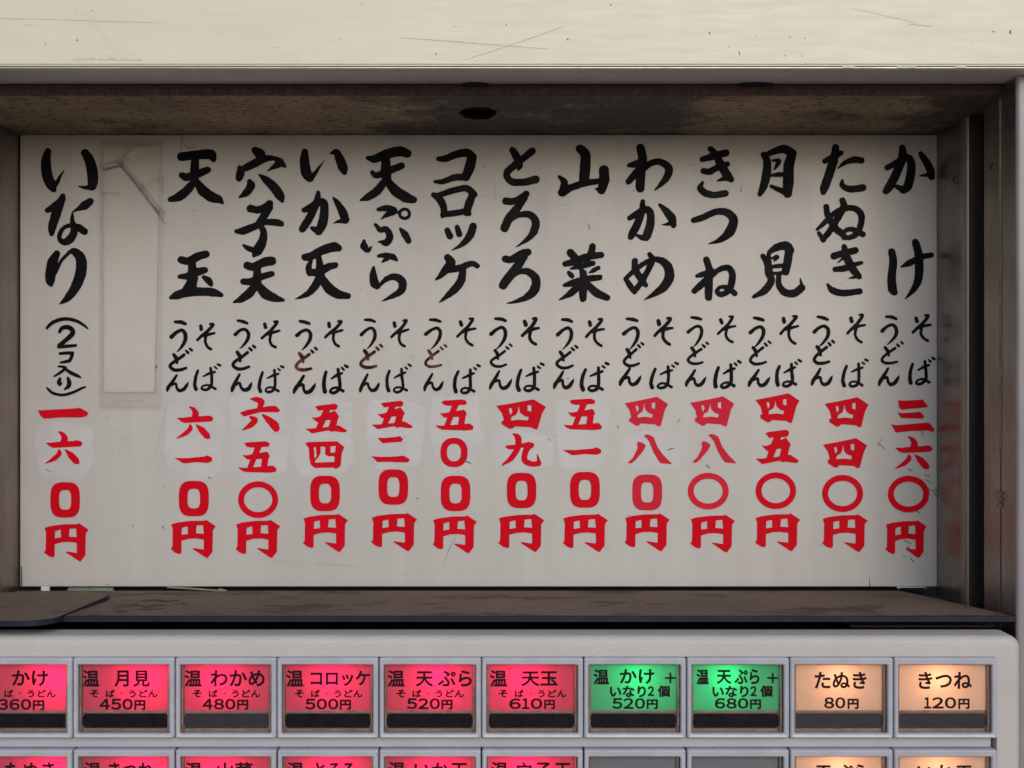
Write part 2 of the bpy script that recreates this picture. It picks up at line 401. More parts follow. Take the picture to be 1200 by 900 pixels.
for q_ in parse('988,78.3,1.4 994,78.6,1.8 1001,78.3,1.2; 1052,78.4,1.6 1062,78.9,2.0 1073,78.4,1.4; 1120,78.5,1.3 1132,78.3,1.6'): scr('paint_chip', [q_], -.02026, M['chip'], t, .3, .25)
# rusted beam whose face and underside close the recess from above
t = thing('rusted_beam', 'rusty brown steel beam with one dark slot, right under the grey soffit', 'beam', (0, .03, ZT))
mesh('beam_face', *box(-.62, .62, .0004, .0030, ZT+.0002, ZH-.0004), M['rustdark'], t)
# underside plate with the slot cut through it
def slot_plate():
    pr = [('p', [(-620, 0), (620, 0), (620, 68), (-620, 68)]), ('h', [(-20, 26), (-17, 19.5), (-13, 17.3), (-9, 17.5), (-5.8, 24), (-6.2, 31), (-9, 37), (-14, 38), (-18, 35)])]
    V, Fc = shape(pr, 1.0)
    v = [(x/1000, y/1000, ZT) for x, y in V]
    return v, Fc
mesh('underside_plate', *slot_plate(), M['rust'], t)
sl_ = [(-20, 26), (-17, 19.5), (-13, 17.3), (-9, 17.5), (-5.8, 24), (-6.2, 31), (-9, 37), (-14, 38), (-18, 35)]
mesh('slot', *loft([[(x/1000, y/1000, ZT-.0001) for x, y in sl_], [(x/1000, y/1000, ZT+.0012) for x, y in sl_]]), M['dark'], t)
mesh('hollow_backing', *box(-.62, .62, .0032, .098, ZT+.012, ZH+.0), M['dark'], t) if False else None
mesh('hollow_backing', *join(box(-.62, .62, .0032, .098, ZT+.0035, ZT+.0040), box(-.62, .62, .0662, .098, ZT-.03, ZT+.0030)), M['dark'], t)  # black sheets paint the dark hollow behind the slot
for px in (557, 885):
    n = 14; w = .0040 if px > 600 else .0030
    pts = [(W(px, 98, 0).x + w*1.5*math.cos(math.pi*i/n), W(px, 98, 0).z + .0015*math.sin(math.pi*i/n)**.7) for i in range(n+1)]
    a = [(x, -.0012, ZH-.0003 - (z-(H+.1056))*.1 - .0002) for x, z in pts]
    Lp = [[(x, -.0002 - (z-(H+.1056))*1.6, ZH-.0011) for x, z in pts], [(x, -.0002 - (z-(H+.1056))*1.6, ZH-.0003) for x, z in pts]]
    o = mesh('rubber_tab', *loft(Lp, closed_first=True), M['dark'], t)

# ------------------------------------------------------------------ the recess: steel reveals left and right
def reveal(side):
    s = side; nm = 'right' if s > 0 else 'left'; RX = RXR if s > 0 else RXL
    t = thing('steel_reveal', 'brown-grey stainless side cheek %s of the menu board, folded in vertical strips' % nm, 'metal cheek', (s*RX, .03, H-.09), 'steel cheeks of the recess')
    def bx(a, b, y0, y1, bev=0.0002, z0=H-.12, z1=ZT-.0003):
        x0, x1 = sorted((s*a, s*b)); return box(x0, x1, y0, y1, z0, z1, b=bev)
    mesh('back_strip', *bx(RX, RX+.004, .0374, .0662), M['steel'], t)
    # fold: rounded bright arris standing proud of the strip
    n = 10; L = []
    for z in (H-.12, ZT-.0003):
        L.append([(s*(RX+.0001-.0015*math.sin(math.pi*i/n)), .0312+.0064*(1-math.cos(math.pi*i/n))/2, z) for i in range(n+1)])
    n1 = n+1; Vv = L[0]+L[1]; Ff = [(i, i+1, n1+i+1, n1+i) for i in range(n)]
    mesh('fold', Vv, Ff, M['steelbright'], t, smooth=True)
    mesh('dark_channel', *join(bx(RX+.006, RX+.009, .0160, .0370, 0), bx(RX, RX+.006, .0302, .0311, 0)), M['darkgrey'], t)
    mesh('middle_strip', *bx(RX, RX+.004, .0025, .0166), M['post'] if False else M['steel'], t)
    mesh('sealant_bead', *bx(RX-.0005, RX+.001, .0012, .0024, .0003, z0=(H-.024 if s > 0 else H-.10)), M['bead'], t)
    if s > 0:
        for k, (px, py) in enumerate(((1171.5, 585), (1170.5, 578), (1172, 592))):
            p = W(px, py, .0015); mesh('sealant_blob', *disc((RX-.0004, p.z), .0009, .0008, .0026, 8), M['bead'], t)
        for (d, z) in ((.0083, H+.0775), (.0445, H+.0795)):
            v, f = disc((d, z), .0017, 0, .0012, 14, .0006)
            v = [(RX-.0007+q[1]*1, q[0], q[2]) for q in v]
            o = mesh('screw', v, f, M['screw'], t, smooth=True)
            v2, f2 = box(RX-.0009, RX-.0006, d-.0012, d+.0012, z-.0002, z+.0002); mesh('screw_slot', v2, f2, M['dark'], o)
    return t
reveal(1); reveal(-1)
def post(s):
    nm = 'right' if s > 0 else 'left'
    RX = RXR if s > 0 else RXL
    t = thing('corner_post', 'metal corner post at the %s edge of the recess with a bright rounded front' % nm, 'post', (s*(RX+.012), -.005, 0), 'corner posts of the recess')
    x0 = RX; x1 = RX+.03; r = .0014; P = []
    for i in range(9):
        a = math.pi/2*i/8; P.append((x0+r-r*math.cos(a), -.0120+r-r*math.sin(a)))
    for i in range(9):
        a = math.pi/2*i/8; P.append((x1-r+r*math.sin(a), -.0120+r-r*math.cos(a)))
    P.append((x1, .001))
    if s < 0: P = [(-x, y) for x, y in reversed(P)]
    n = len(P); v = [(x, y, .02) for x, y in P] + [(x, y, ZH-.0006) for x, y in P]
    mesh('post_front', v, [(i, i+1, n+i+1, n+i) for i in range(n-1)], M['post'], t, smooth=True)
    xa, xb = sorted((s*x0, s*(x0+.0008)))
    mesh('post_cheek', *box(xa, xb, -.0106, .0010, .02, ZH-.0006), M['steel'], t)
    if s > 0:
        a_, b_, c_ = (-.0050, H+.0995), (-.0020, H+.0905), (-.0085, H+.0885)
        P3 = [a_, b_, c_]; xx = RX-.0002
        mesh('torn_tape', [(xx, *p) for p in P3] + [(xx+.0002, *p) for p in P3], [(0, 1, 2), (0, 3, 4, 1), (1, 4, 5, 2), (2, 5, 3, 0)], M['smear'], t)
    return t
post(1); post(-1)
# black sheets that paint the shade of the gap behind and below
t = thing('recess_shade', 'black sheets whose colour stands for the shade in the gap behind and below the menu board', 'shade sheet', (0, .08, H-.1))
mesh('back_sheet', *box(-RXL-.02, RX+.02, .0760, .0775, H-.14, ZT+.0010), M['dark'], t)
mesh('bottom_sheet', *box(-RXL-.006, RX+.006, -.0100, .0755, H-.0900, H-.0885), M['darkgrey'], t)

# ------------------------------------------------------------------ dusty shelf
t = thing('dusty_shelf', 'dusty brown shelf with a blue-black front lip right under the menu board', 'shelf', (0, .03, ZS1))
xr0, xr1 = W(1190, 722, -.011).x, W(1053, 687, .062).x+.0005
y0, y1 = -.011, .062
def slab(P, zf, zb, th):
    top = [(x, y, zf + (zb-zf)*(y-y0)/(y1-y0)) for x, y in P]; bot = [(x, y, z-th) for x, y, z in top]
    n = len(P); return top+bot, [tuple(range(n)), tuple(range(2*n-1, n-1, -1))] + [(i, n+i, n+(i+1) % n, (i+1) % n) for i in range(n)]
mesh('shelf_board', *slab([(-.1995, y0+.0009), (xr0, y0+.0009), (xr1, y1), (-.1995, y1)], ZS0, ZS1, .0016), M['shelf'], t)
mesh('front_lip', *box(-.1995, xr0+.0004, y0-.0002, y0+.0007, ZS0-.0020, ZS0+.00015, b=.0002), M['plate_edge'], t)
def shelf_pt(px, py):
    # where the sight line through this pixel meets the sloping shelf
    lo, hi = y0, y1
    for _ in range(40):
        m_ = (lo+hi)/2
        if W(px, py, m_).z > ZS0+(ZS1-ZS0)*(m_-y0)/(y1-y0): lo = m_
        else: hi = m_
    return Vector((W(px, py, m_).x, m_, ZS0+(ZS1-ZS0)*(m_-y0)/(y1-y0)+.00012))
for q_ in parse('134,716,1.6 142,716.5,2.4 150,716,1.2; 148,711,.8 160,709,2.2 172,711.5,2.6 182,709.5,2.0 196,710,.8; 168,704,1.0 182,703.5,2.4 196,704.5,2.0 213,703,.7; 158,714,.7 176,714.5,1.5 190,713.5,.8; 126,700,.5 150,697.5,.8 185,695.5,.7 215,696.5,.5; 100,722,.8 108,720.5,1.8 118,721.5,1; 205,708,.6 214,707,1.2 220,708.5,.6; 690,707,.5 705,705.5,1.2 722,707,1.4 735,705,.5; 700,710,.5 716,709,.9'):
    V_, F_ = shape([q_], .4, .35, 3); mesh('dirt_streak', [shelf_pt(x, y) for x, y in V_], [tuple(reversed(f)) for f in F_], M['smear'], t)
# floor fillets beside the shelf
mesh('end_floor', *box(.12, RX-.0005, .004, .0655, ZS1-.0030, ZS1-.0022), M['rustdark'], t)
# scraps under the board
t = thing('loose_plate', 'small dark dusty plate lying at the left end of the shelf, corner rounded', 'plate', (-.17, .02, ZS0+.001))
def plate_outline():
    P = [(-.1992, -.0232), (-.1625, -.0232)]
    for i in range(1, 8):
        q = math.pi/2*i/7; P.append((-.1625+.0090*math.sin(q), -.0232+.0095*(1-math.cos(q))))
    return P + [(-.1524, .0290), (-.1532, .0345), (-.1700, .0390), (-.1992, .0395)]
zf = H-.0770
PO = plate_outline()
def pslab(P, th):
    zz = lambda y: H-.0786 - .0014*(y+.0232)/.059
    top = [(x, y, zz(y)) for x, y in P]; bot = [(x, y, z-th) for x, y, z in top]; n = len(P)
    return top, bot, n
top, bot, n = pslab(PO, .0019)
mesh('plate_top', top, [tuple(range(n))], M['plate_top'], t)
mesh('plate_edge', top + bot, [(i, n+i, n+(i+1) % n, (i+1) % n) for i in range(n)] + [tuple(range(2*n-1, n-1, -1))], M['plate_edge'], t)
t = thing('hanger_bracket', 'tiny pale bracket in the black gap under the left corner of the menu board', 'bracket', W(53, 694, .066))
mesh('bracket_tongue', *box(W(48,0,.0655).x, W(58,0,.0655).x, .0650, .0665, W(0,695,.0655).z, W(0,687,.0655).z, b=.0004), M['bracket'], t)
mesh('bracket_foot', *box(W(45,0,.064).x, W(61,0,.064).x, .0640, .0665, W(0,697,.064).z, W(0,693.5,.064).z, b=.0004), M['bracket'], t)
t = thing('foam_strip', 'thin green-grey packing strip in the gap between board and shelf, left part', 'packing strip', W(100, 694, .0665))
mesh('strip', *box(W(78,0,.0665).x, W(132,0,.0665).x, .0668, .0690, W(0,698,.0665).z, W(0,688.5,.0665).z, b=.0006), M['foam'], t)
t = thing('debris_thread', 'dry pale fibre lying along the back of the shelf below the board', 'fibre', W(240, 691, .06))
mesh('fibre', *loft([[(W(x, y, .060).x, .060+.0004*math.cos(a), W(x, y, .060).z+.0004*math.sin(a)) for a in (0, 2, 4)] for x, y in ((196, 688), (215, 689), (235, 690.5), (250, 691.5), (262, 692), (257, 690), (266, 692.5))]), M['bead'], t)
t = thing('right_scrap', 'crumpled dark scrap of lining under the right corner of the menu board', 'scrap', W(1080, 692, .06))
mesh('scrap_sheet', *box(W(1052,0,.063).x, W(1086,0,.063).x, .0625, .0648, W(0,690.2,.063).z, W(0,688.2,.063).z, b=.0003), M['bracket'], t)

# ------------------------------------------------------------------ menu board
t = board = thing('menu_board', 'white enamelled menu board with black brush lettering and red prices', 'menu board', (0, BD, W(600, 687.5, BD).z))
bl, br, bt, bb = W(23.4, 0, BD).x, W(1098.3, 0, BD).x, ZT-.0006+.012, W(0, 687.5, BD).z
# gently buckled sheet: grid with a slow wave, right part slightly proud with a fold at x = 1019
mesh('panel', *box(bl, br, BD, BD+.003, bb, H+.1012, b=.00025), M['board'], t)
mesh('side_gap_shade', *box(bl-.0006, bl-.0001, BD+.0012, BD+.0032, bb, H+.1012), M['groove'], t)  # dark strip paints the shaded gap beside the left cheek
PD = BD-.00005

def put(region, sc): 
    x0, y0 = region
    return lambda x, y, w=None: (x0+x/sc, y0+y/sc) if w is None else (x0+x/sc, y0+y/sc, w/sc)
BIG = []
A = (20, 160); a = 771/180
BIG += [(A, a, g) for g in (
 '155,75,30 145,120,42 150,190,48 170,240,46 184,266,26; 180,262,20 200,232,20 216,200,13 238,167,3; 340,82,36 364,120,46 378,180,50 380,230,46 376,252,34; 380,250,34 345,256,18 308,250,5',
 '152,370,24 190,350,36 228,315,30; 230,298,24 215,340,38 192,400,44 176,455,38 173,490,20; 368,325,30 340,345,40 310,362,20 282,376,8; 278,380,8 277,420,20 285,455,30 282,490,34 262,518,38 235,530,28 214,515,22 215,488,20 235,458,18 270,446,20 310,458,34 338,476,32',
 '200,588,30 178,630,46 168,690,48 166,725,40 172,750,10; 190,680,22 225,620,14 262,582,16; 258,580,12 290,578,34 320,615,48 320,680,50 298,745,46 258,805,34 215,840,7')]
A = (20, 360); a = 6.6667
BIG += [(A, a, g) for g in (
 '232,162,20 270,125,28 330,98,28 400,92,26 470,110,24 520,140,20 552,166,12',
 '332,192,24 350,165,30 390,155,34 428,175,36 430,210,38 375,262,32 330,300,34; 325,310,26 380,305,26 458,298,22',
 '335,362,22 385,358,24 432,358,26; 432,360,26 425,390,26 408,420,26; 340,432,16 380,425,24 410,418,22',
 '322,462,14 350,465,20 380,476,22 335,512,22 290,540,12; 372,478,20 420,512,28 470,535,26 496,548,12',
 '335,560,24 327,585,32 335,605,22 352,590,8; 398,555,24 408,590,34 400,618,32 370,642,12',
 '235,632,16 270,665,22 320,682,22 370,684,22 430,668,22 500,635,20 535,622,12')]
A = (190, 160); a = 4.5
BIG += [(A, a, g) for g in (
 '102,106,42 150,100,42 220,94,46 258,96,48 270,120,28; 175,115,36 172,160,42 170,210,44 168,240,34; 105,205,30 130,214,38 180,200,40 240,176,32; 172,232,30 138,275,42 92,315,44 42,332,24; 178,232,30 215,285,50 260,318,50 300,332,36 320,352,10',
 '100,650,34 140,656,38 190,632,40 232,620,34; 158,670,36 160,740,52 152,800,50; 92,738,20 130,736,32 180,716,40 225,704,30; 45,850,16 80,836,40 140,820,44 220,818,40 270,822,40 312,836,20; 220,742,20 245,760,34 258,780,20; 160,755,40 125,805,34',
 '490,72,34 515,92,50 522,116,40; 415,178,18 440,165,34 490,140,40 540,118,34 590,114,20 622,135,36 648,158,14; 610,148,34 580,165,16 556,182,5; 408,162,20 412,195,40 406,218,34 400,230,10; 462,238,26 468,260,40 445,295,36 408,320,10; 512,202,10 550,230,36 590,268,46 620,310,44 632,338,20',
 '465,380,36 505,386,34 548,372,40 566,355,36; 568,375,32 540,415,38 512,455,34; 390,500,20 430,496,38 485,475,34 540,452,28 600,453,34 628,460,28; 520,470,28 536,510,32 526,560,44 502,600,50 482,630,14; 505,605,30 460,592,26 430,574,14',
 '448,680,36 482,686,38 540,662,42 578,656,42; 502,690,34 500,765,44; 428,765,30 470,763,34 530,738,32 578,724,28; 497,778,34 462,823,44 418,856,34 377,874,9; 505,783,36 545,828,50 590,850,40 640,863,14')]
A = (340, 160)
BIG += [(A, a, g) for g in (
 '78,82,32 76,130,46 85,190,50 104,218,40; 104,220,34 130,195,20 155,160,12 184,122,3; 215,88,10 242,82,30 262,120,44 278,162,46 286,186,28',
 '75,388,26 110,372,34 150,348,36 176,350,38 180,400,42 170,460,46 150,498,40; 150,498,36 122,486,24 108,477,8; 148,296,20 142,340,34 112,410,38 80,465,38 64,488,34; 226,320,8 250,352,28 278,400,42 290,438,40; 290,446,24 255,448,16 228,457,4',
 '78,636,34 112,630,38 170,600,42 230,582,46 254,588,34; 150,630,24 158,690,40 160,740,44; 112,650,16 98,690,30 104,718,34; 106,714,32 150,716,38 200,688,36 238,678,28; 155,740,36 130,790,38 90,830,28 27,858,5; 165,745,36 205,800,50 250,830,44 305,841,28',
 '410,112,20 445,118,38 510,92,46 580,78,48 618,90,40; 505,110,38 505,170,48 510,225,44; 434,190,22 456,205,30 520,180,38 588,154,32; 500,235,34 460,285,42 412,318,36 372,335,10; 515,235,36 555,285,50 610,320,50 652,334,32',
 '465,384,18 510,378,32 545,388,34 560,400,14; 545,398,30 512,412,24 478,436,4; 450,465,16 476,492,26 505,488,28 526,525,34 507,560,34 482,555,16 464,556,6; 390,548,14 390,578,36 410,598,26 432,578,4; 580,486,12 605,515,34 624,550,28',
 '465,630,14 500,626,26 540,634,30 560,650,16; 510,642,26 486,662,8; 440,692,16 438,730,34 445,772,44 460,792,26; 465,792,14 510,750,26 558,740,34 592,768,40 585,812,36 542,840,24 484,868,5')]
BIGR = [(A, a, [('r', 603, 407, 35, 33, 17, 2)])]
A = (490, 160)
BIG += [(A, a, g) for g in (
 '108,118,24 145,116,34 200,94,36 255,86,40 285,105,40; 285,108,44 272,160,50 252,212,42; 90,238,16 130,238,26 190,216,32 245,214,34',
 '82,308,26 110,325,38 134,370,34 134,410,28 125,428,8; 95,315,26 160,292,30 220,276,30 260,275,34 294,304,34; 288,305,34 270,350,40 256,400,36; 130,412,26 190,404,30 250,396,30 270,408,22',
 '154,495,28 168,525,32; 206,478,24 217,515,30; 290,474,36 274,520,38 236,565,26 177,600,4',
 '156,638,34 172,665,46 150,698,40 120,732,26 90,757,6; 165,702,32 220,692,32 280,670,28 312,682,24; 236,700,32 226,760,40 190,808,38 150,843,24 112,875,5',
 '498,72,32 518,105,38 534,148,34 530,172,16; 602,76,34 560,110,32 510,150,34 472,185,34 470,215,32 500,240,34 560,240,34 620,226,38',
 '462,340,34 500,342,32 550,320,34 570,303,32; 560,325,32 520,380,38 480,430,42 456,482,40; 470,450,22 530,415,26 588,412,34 620,450,38 610,500,38 578,540,24 514,585,4',
 '460,645,34 490,648,34 545,620,40 578,610,36; 560,630,36 520,690,44 472,750,44 448,785,40; 475,750,20 530,716,24 580,713,34 620,750,40 614,805,46 575,845,34 520,868,18 468,880,4')]
A = (640, 160)
BIG += [(A, a, g) for g in (
 '178,64,40 206,95,48 206,160,50 200,235,48; 70,212,16 95,240,34 90,275,34; 86,294,42 130,270,34 200,247,32 270,236,28; 305,176,46 306,230,50 292,282,40; 290,285,20 262,276,8',
 '100,672,26 150,659,36 210,636,34 290,624,30; 128,612,36 152,640,38 165,662,20; 245,580,32 236,620,34 206,668,22; 132,696,12 190,682,28 246,668,26; 120,718,20 136,735,24; 276,692,20 250,705,22 228,718,8; 185,700,22 195,730,30; 97,784,18 140,772,32 210,752,32 282,743,28; 198,720,30 195,780,46 195,855,32; 172,788,34 130,826,34 70,861,6; 222,785,34 268,825,40 322,850,30',
 '498,60,40 508,120,44 498,200,46 496,272,42; 436,152,20 470,146,34 500,128,28; 492,170,34 460,208,34 434,238,28; 500,182,28 550,142,30 600,134,32 646,165,38 638,212,36 604,253,22 568,287,4',
 '440,430,24 475,410,32 520,386,36 548,400,36 550,460,40 532,520,42; 528,535,30 505,532,26 480,522,14; 510,342,22 506,390,32 482,460,38 456,510,38 446,530,28; 600,360,16 635,395,34 662,430,42 672,468,28; 652,460,20 612,465,5',
 '468,655,28 470,700,32 500,750,34 526,784,22; 546,620,22 560,650,30 540,700,28 505,765,28 465,815,28; 420,750,22 440,782,28 466,818,26; 420,748,20 470,702,24 530,662,24 590,648,28 638,680,42 650,740,48 618,795,42 570,830,26 516,862,3')]
A = (795, 160)
BIG += [(A, a, g) for g in (
 '126,120,26 170,108,34 220,94,34 250,86,36; 132,182,28 165,184,32 220,156,30 258,146,26; 170,66,28 200,98,34 225,150,42 258,205,42 278,226,30; 272,220,26 240,222,22 206,234,8; 128,242,14 115,270,30 140,296,34 190,308,32 248,299,32',
 '80,442,26 130,426,32 200,396,30 258,402,38 290,440,42 272,500,48 220,545,26 157,567,4',
 '148,648,30 162,700,34 160,780,40 160,848,34; 98,735,18 130,726,28 180,708,24; 165,742,34 120,782,34 85,814,28; 170,740,22 215,702,26 260,692,30 284,722,32 280,775,34 262,815,28 225,832,28 204,815,22 225,793,18 265,800,24 298,828,26',
 '450,96,30 468,130,36 465,200,44 450,260,38 430,304,24; 455,100,24 510,76,32 560,66,42 600,90,44; 598,96,44 582,160,50 580,240,52 576,300,42; 575,296,36 530,280,24 490,262,18; 498,126,12 530,128,22 520,152,20 505,174,8; 488,206,12 530,200,24 560,200,20',
 '446,630,24 470,670,34 475,720,32 490,760,36 455,812,36 396,845,16; 480,610,22 520,584,36 570,576,42 592,600,36; 585,600,40 576,660,40 565,712,38; 498,640,14 520,636,24 506,656,8; 495,686,16 530,682,22 560,680,16; 480,722,18 530,720,16 570,715,22; 476,620,20 482,680,22 485,720,24; 530,725,24 530,780,28 560,820,34 610,826,38 650,798,36; 652,790,20 642,744,4')]
A = (945, 160)
BIG += [(A, a, g) for g in (
 '96,130,24 140,110,34 182,86,26; 155,58,34 145,120,42 120,200,44 95,270,40 90,294,26; 166,168,6 200,140,22 250,122,32 290,126,30; 190,230,12 190,258,26 230,277,32 298,270,34',
 '105,370,28 115,420,30 150,480,34 192,516,32 200,535,20; 190,338,30 196,370,34 160,440,32 122,500,30 92,538,26; 56,490,14 90,460,24 140,410,26 190,383,28 250,378,28 288,410,32 288,460,30 268,510,30 225,533,24 196,522,20 206,496,20 245,490,24 298,515,28; 66,508,18 90,545,26',
 '146,630,34 190,617,32 258,600,32; 152,700,26 200,695,32 250,677,26 290,665,18; 200,582,26 215,640,38 245,698,38 278,738,28; 272,736,22 225,748,6; 166,665,6 190,645,14; 112,780,12 140,812,32 200,825,32 282,816,28',
 '506,60,32 506,110,42 472,200,42 440,260,42 420,288,32; 425,165,26 470,142,32 530,112,36 553,142,38 550,200,42 535,260,44 512,282,36; 510,280,30 480,266,22 466,256,10; 604,92,26 630,130,34 655,180,38 660,212,32; 648,200,24 598,208,6',
 '450,608,34 458,660,38 450,740,40 454,800,44 465,822,30; 500,688,10 545,665,32 600,638,28 658,624,26; 575,558,34 590,610,38 595,690,42 588,760,38 560,813,26 520,857,5')]
GD = BD-.00022
for i, (reg, sc, g) in enumerate(BIG):
    pr = scale_prims(parse(g), put(reg, sc))
    extra = [(r, s2, q) for r, s2, q in BIGR] if i == 3+6+5+4 else []
    for r, s2, q in extra:
        f = put(r, s2); _, cx, cy, rx, ry, w, pw = q[0]; x, y = f(cx, cy); pr.append(('r', x, y, rx/s2, ry/s2, w/s2, pw))
    pr = [(q[0], [(x, y, w*(1.13 if sc < 5 else 1.06)) for x, y, w in q[1]]) if q[0] == 's' else q for q in pr]
    painted('brush_character' if i not in range(3, 9) else 'small_brush_character', pr, GD, M['black'], board, .55 if sc < 5 else .4, .30 if sc < 5 else .15, i)

# the small noodle words under every dish
SM = {
 'u': '118,92,22 165,98,30 202,112,24; 85,220,32 130,182,26 175,168,26 204,200,30 200,255,30 165,310,22 127,348,8',
 'do': '105,376,26 125,405,30 135,450,20; 190,382,24 140,420,24 88,460,24 77,490,24 110,515,26 160,516,24 208,502,20; 205,345,18 222,362,22; 237,324,18 253,338,20',
 'n': '125,556,20 95,610,28 60,670,32 50,702,18; 82,648,20 120,632,22 132,672,22 155,695,28 190,684,32 214,650,26 228,620,5',
 'so': '338,128,30 345,156,32; 415,105,18 442,110,28 400,170,28 350,215,26 312,254,24; 352,222,18 410,200,26 460,188,20; 385,215,26 380,270,24 400,312,24 432,334,24',
 'ba': '318,516,24 298,570,28 290,640,30 300,684,32; 362,570,14 410,546,24 462,527,20; 428,496,24 432,560,26 434,640,26 414,678,26 375,694,24 348,680,20 365,656,18 410,652,20 465,680,24; 462,481,16 480,496,18; 492,459,20 512,470,22'}
OFF = [(190, [(0,0),(0,0),(0,0),(0,0),(0,0)]), (190, [(552,-15),(555,-18),(560,-2),(567,-18),(560,18)]),
 (340, [(-28,-8),(-22,-5),(-10,12),(0,-25),(0,18)]), (340, [(542,-20),(550,-28),(560,0),(578,-28),(555,12)]),
 (490, [(-12,-22),(-10,-32),(0,-8),(38,-38),(28,18)]), (490, [(562,-25),(568,-35),(588,-25),(600,-42),(588,2)]),
 (640, [(20,-20),(20,-22),(20,-28),(45,-35),(28,0)]), (640, [(600,-25),(605,-45),(605,-55),(648,-45),(640,-15)]),
 (795, [(0,-40),(10,-55),(18,-45),(38,-60),(32,-25)]), (795, [(545,-35),(555,-60),(575,-45),(590,-60),(568,-35)]),
 (945, [(-15,-40),(-10,-65),(0,-55),(52,-68),(30,-35)]), (945, [(585,-50),(590,-60),(590,-55),(628,-72),(617,-55)])]
rng = random.Random(5)
for ci, (ox, offs) in enumerate(OFF):
    for key, (dx, dy) in zip(('u', 'do', 'n', 'so', 'ba'), offs):
        sx = rng.uniform(.95, 1.06); sy = rng.uniform(.96, 1.05); sh = rng.uniform(-.05, .05); wf = rng.uniform(.9, 1.1)
        pr = parse(SM[key]); pts = [p for q in pr for p in q[1]]
        cx = sum(p[0] for p in pts)/len(pts); cy = sum(p[1] for p in pts)/len(pts)
        ph = rng.uniform(0, 6)
        def f(x, y, w):
            X = cx + (x-cx)*sx + (y-cy)*sh + 2.5*math.sin(y*.03+ph); Y = cy + (y-cy)*sy + 2.5*math.sin(x*.035+ph)
            return (ox + (X+dx)/7.5, 365 + (Y+dy)/7.5, w*wf*1.12/7.5)
        painted('small_brush_character', scale_prims(pr, f), GD, M['worn'] if key == 'do' and ci in (2, 3, 4) else M['black'], board, .4, .16, ci*7+ord(key[0]),
                'brown-worn black brush character' if key == 'do' and ci in (2, 3) else None)

# the red prices: each kind of character once, placed by its box
RED = {
 'ichi': 'p62,345 130,346 225,338 238,332 262,342 266,350 262,362 240,370 180,366 120,372 108,370',
 'ichi_wide': 'p100,85 120,84 290,74 300,71 338,92 342,100 335,112 310,120 200,120 130,126 112,112',
 'roku': '142,74,4 165,88,22 177,110,34 172,132,36; p75,133 110,132 140,128 225,123 240,120 262,124 273,138 262,152 120,160 100,153; 148,173,14 148,190,26 122,215,24 76,240,5; 181,170,8 210,197,34 235,224,36 247,236,16',
 'roku_bold': '465,35,6 495,36,28 522,50,36 513,78,26; p409,108 450,92 560,72 585,70 600,72 622,95 612,106 520,105 430,129; 465,132,14 488,148,34 465,175,30 424,201,7; 530,120,12 560,146,34 588,172,46 600,192,38',
 'go': 'p434,270 450,264 545,258 562,264 570,274 562,287 470,292 445,286; 510,285,34 487,340,30 465,398,28; p424,330 445,332 500,322 545,314 570,336 560,352 500,352 450,355; 548,330,34 538,398,34; p402,395 430,398 520,392 585,386 604,402 600,420 560,424 440,420 420,412',
 'go_bold': 'p130,74 150,68 235,58 250,66 248,84 235,92 175,92 150,96; 192,92,34 172,140,34 150,192,30; p112,130 135,132 180,116 235,94 258,128 250,142 190,146 140,156; 236,125,36 220,188,38; p81,190 110,190 190,182 255,172 298,198 296,206 285,211 200,200 115,216',
 'yon': 'p78,268 100,262 248,258 252,262 285,288 272,320 266,385 258,394 240,403 225,396 130,398 108,380 100,345 98,296; h124,290 134,288 139,335 128,350; h160,286 184,288 184,318 186,330 205,338 228,336 234,342 232,366 132,370 130,362 150,340 160,320; h212,286 240,282 236,318 212,318; 168,282,24 162,325,20 136,356,16',
 'yon_bold': 'p412,55 470,45 560,27 580,22 590,24 645,60 628,90 605,175 590,174 575,165 500,160 490,170 475,173 438,150 436,135 448,128 438,90; h470,70 484,66 488,86 478,102; h480,130 484,112 506,100 514,80 516,52 524,90 545,108 564,112 560,130 520,126; h558,54 576,50 576,85 558,80',
 'hachi': 'p428,371 460,340 482,295 480,262 490,258 510,264 527,280 515,305 470,358 450,373; p515,228 528,220 545,222 568,235 590,290 620,330 662,372 660,377 605,372 590,355 565,310 545,260 530,240',
 'kyuu': '500,222,8 525,242,34 524,290,32 490,345,28 445,379,10; p454,286 470,280 520,276 575,264 606,268 612,280 600,296 550,292 490,302 475,300; 582,280,36 562,320,30 562,358,32 600,375,28 634,372,28; 636,368,22 626,324,4',
 'ni': 'p463,238 500,240 560,234 582,230 598,246 590,260 560,262 490,268 475,255; p428,336 480,340 560,338 600,333 630,350 632,362 618,370 500,366 460,368 445,352',
 'san': 'p485,38 505,42 590,38 612,35 640,72 636,77 500,90 488,70; p480,103 500,108 570,104 596,100 622,125 612,138 500,134 490,118; p447,168 475,172 600,162 645,158 673,192 668,210 640,200 540,204 472,212 462,190',
 'en': 'p48,694 80,684 150,675 222,674 232,669 284,704 268,724 266,840 240,874 228,870 160,824 164,820 220,828 220,775 180,769 140,771 102,782 102,846 92,853 70,846 45,826 54,812 56,720; h104,712 134,704 136,745 103,750; h182,700 216,697 220,744 178,741'}
RINGS = {'zero': ('r', 0, 0, 1, 1, 0, 3.2), 'ring': ('r', 0, 0, 1, 1, 0, 2), 'oval': ('r', 0, 0, 1, 1, 0, 2.3)}
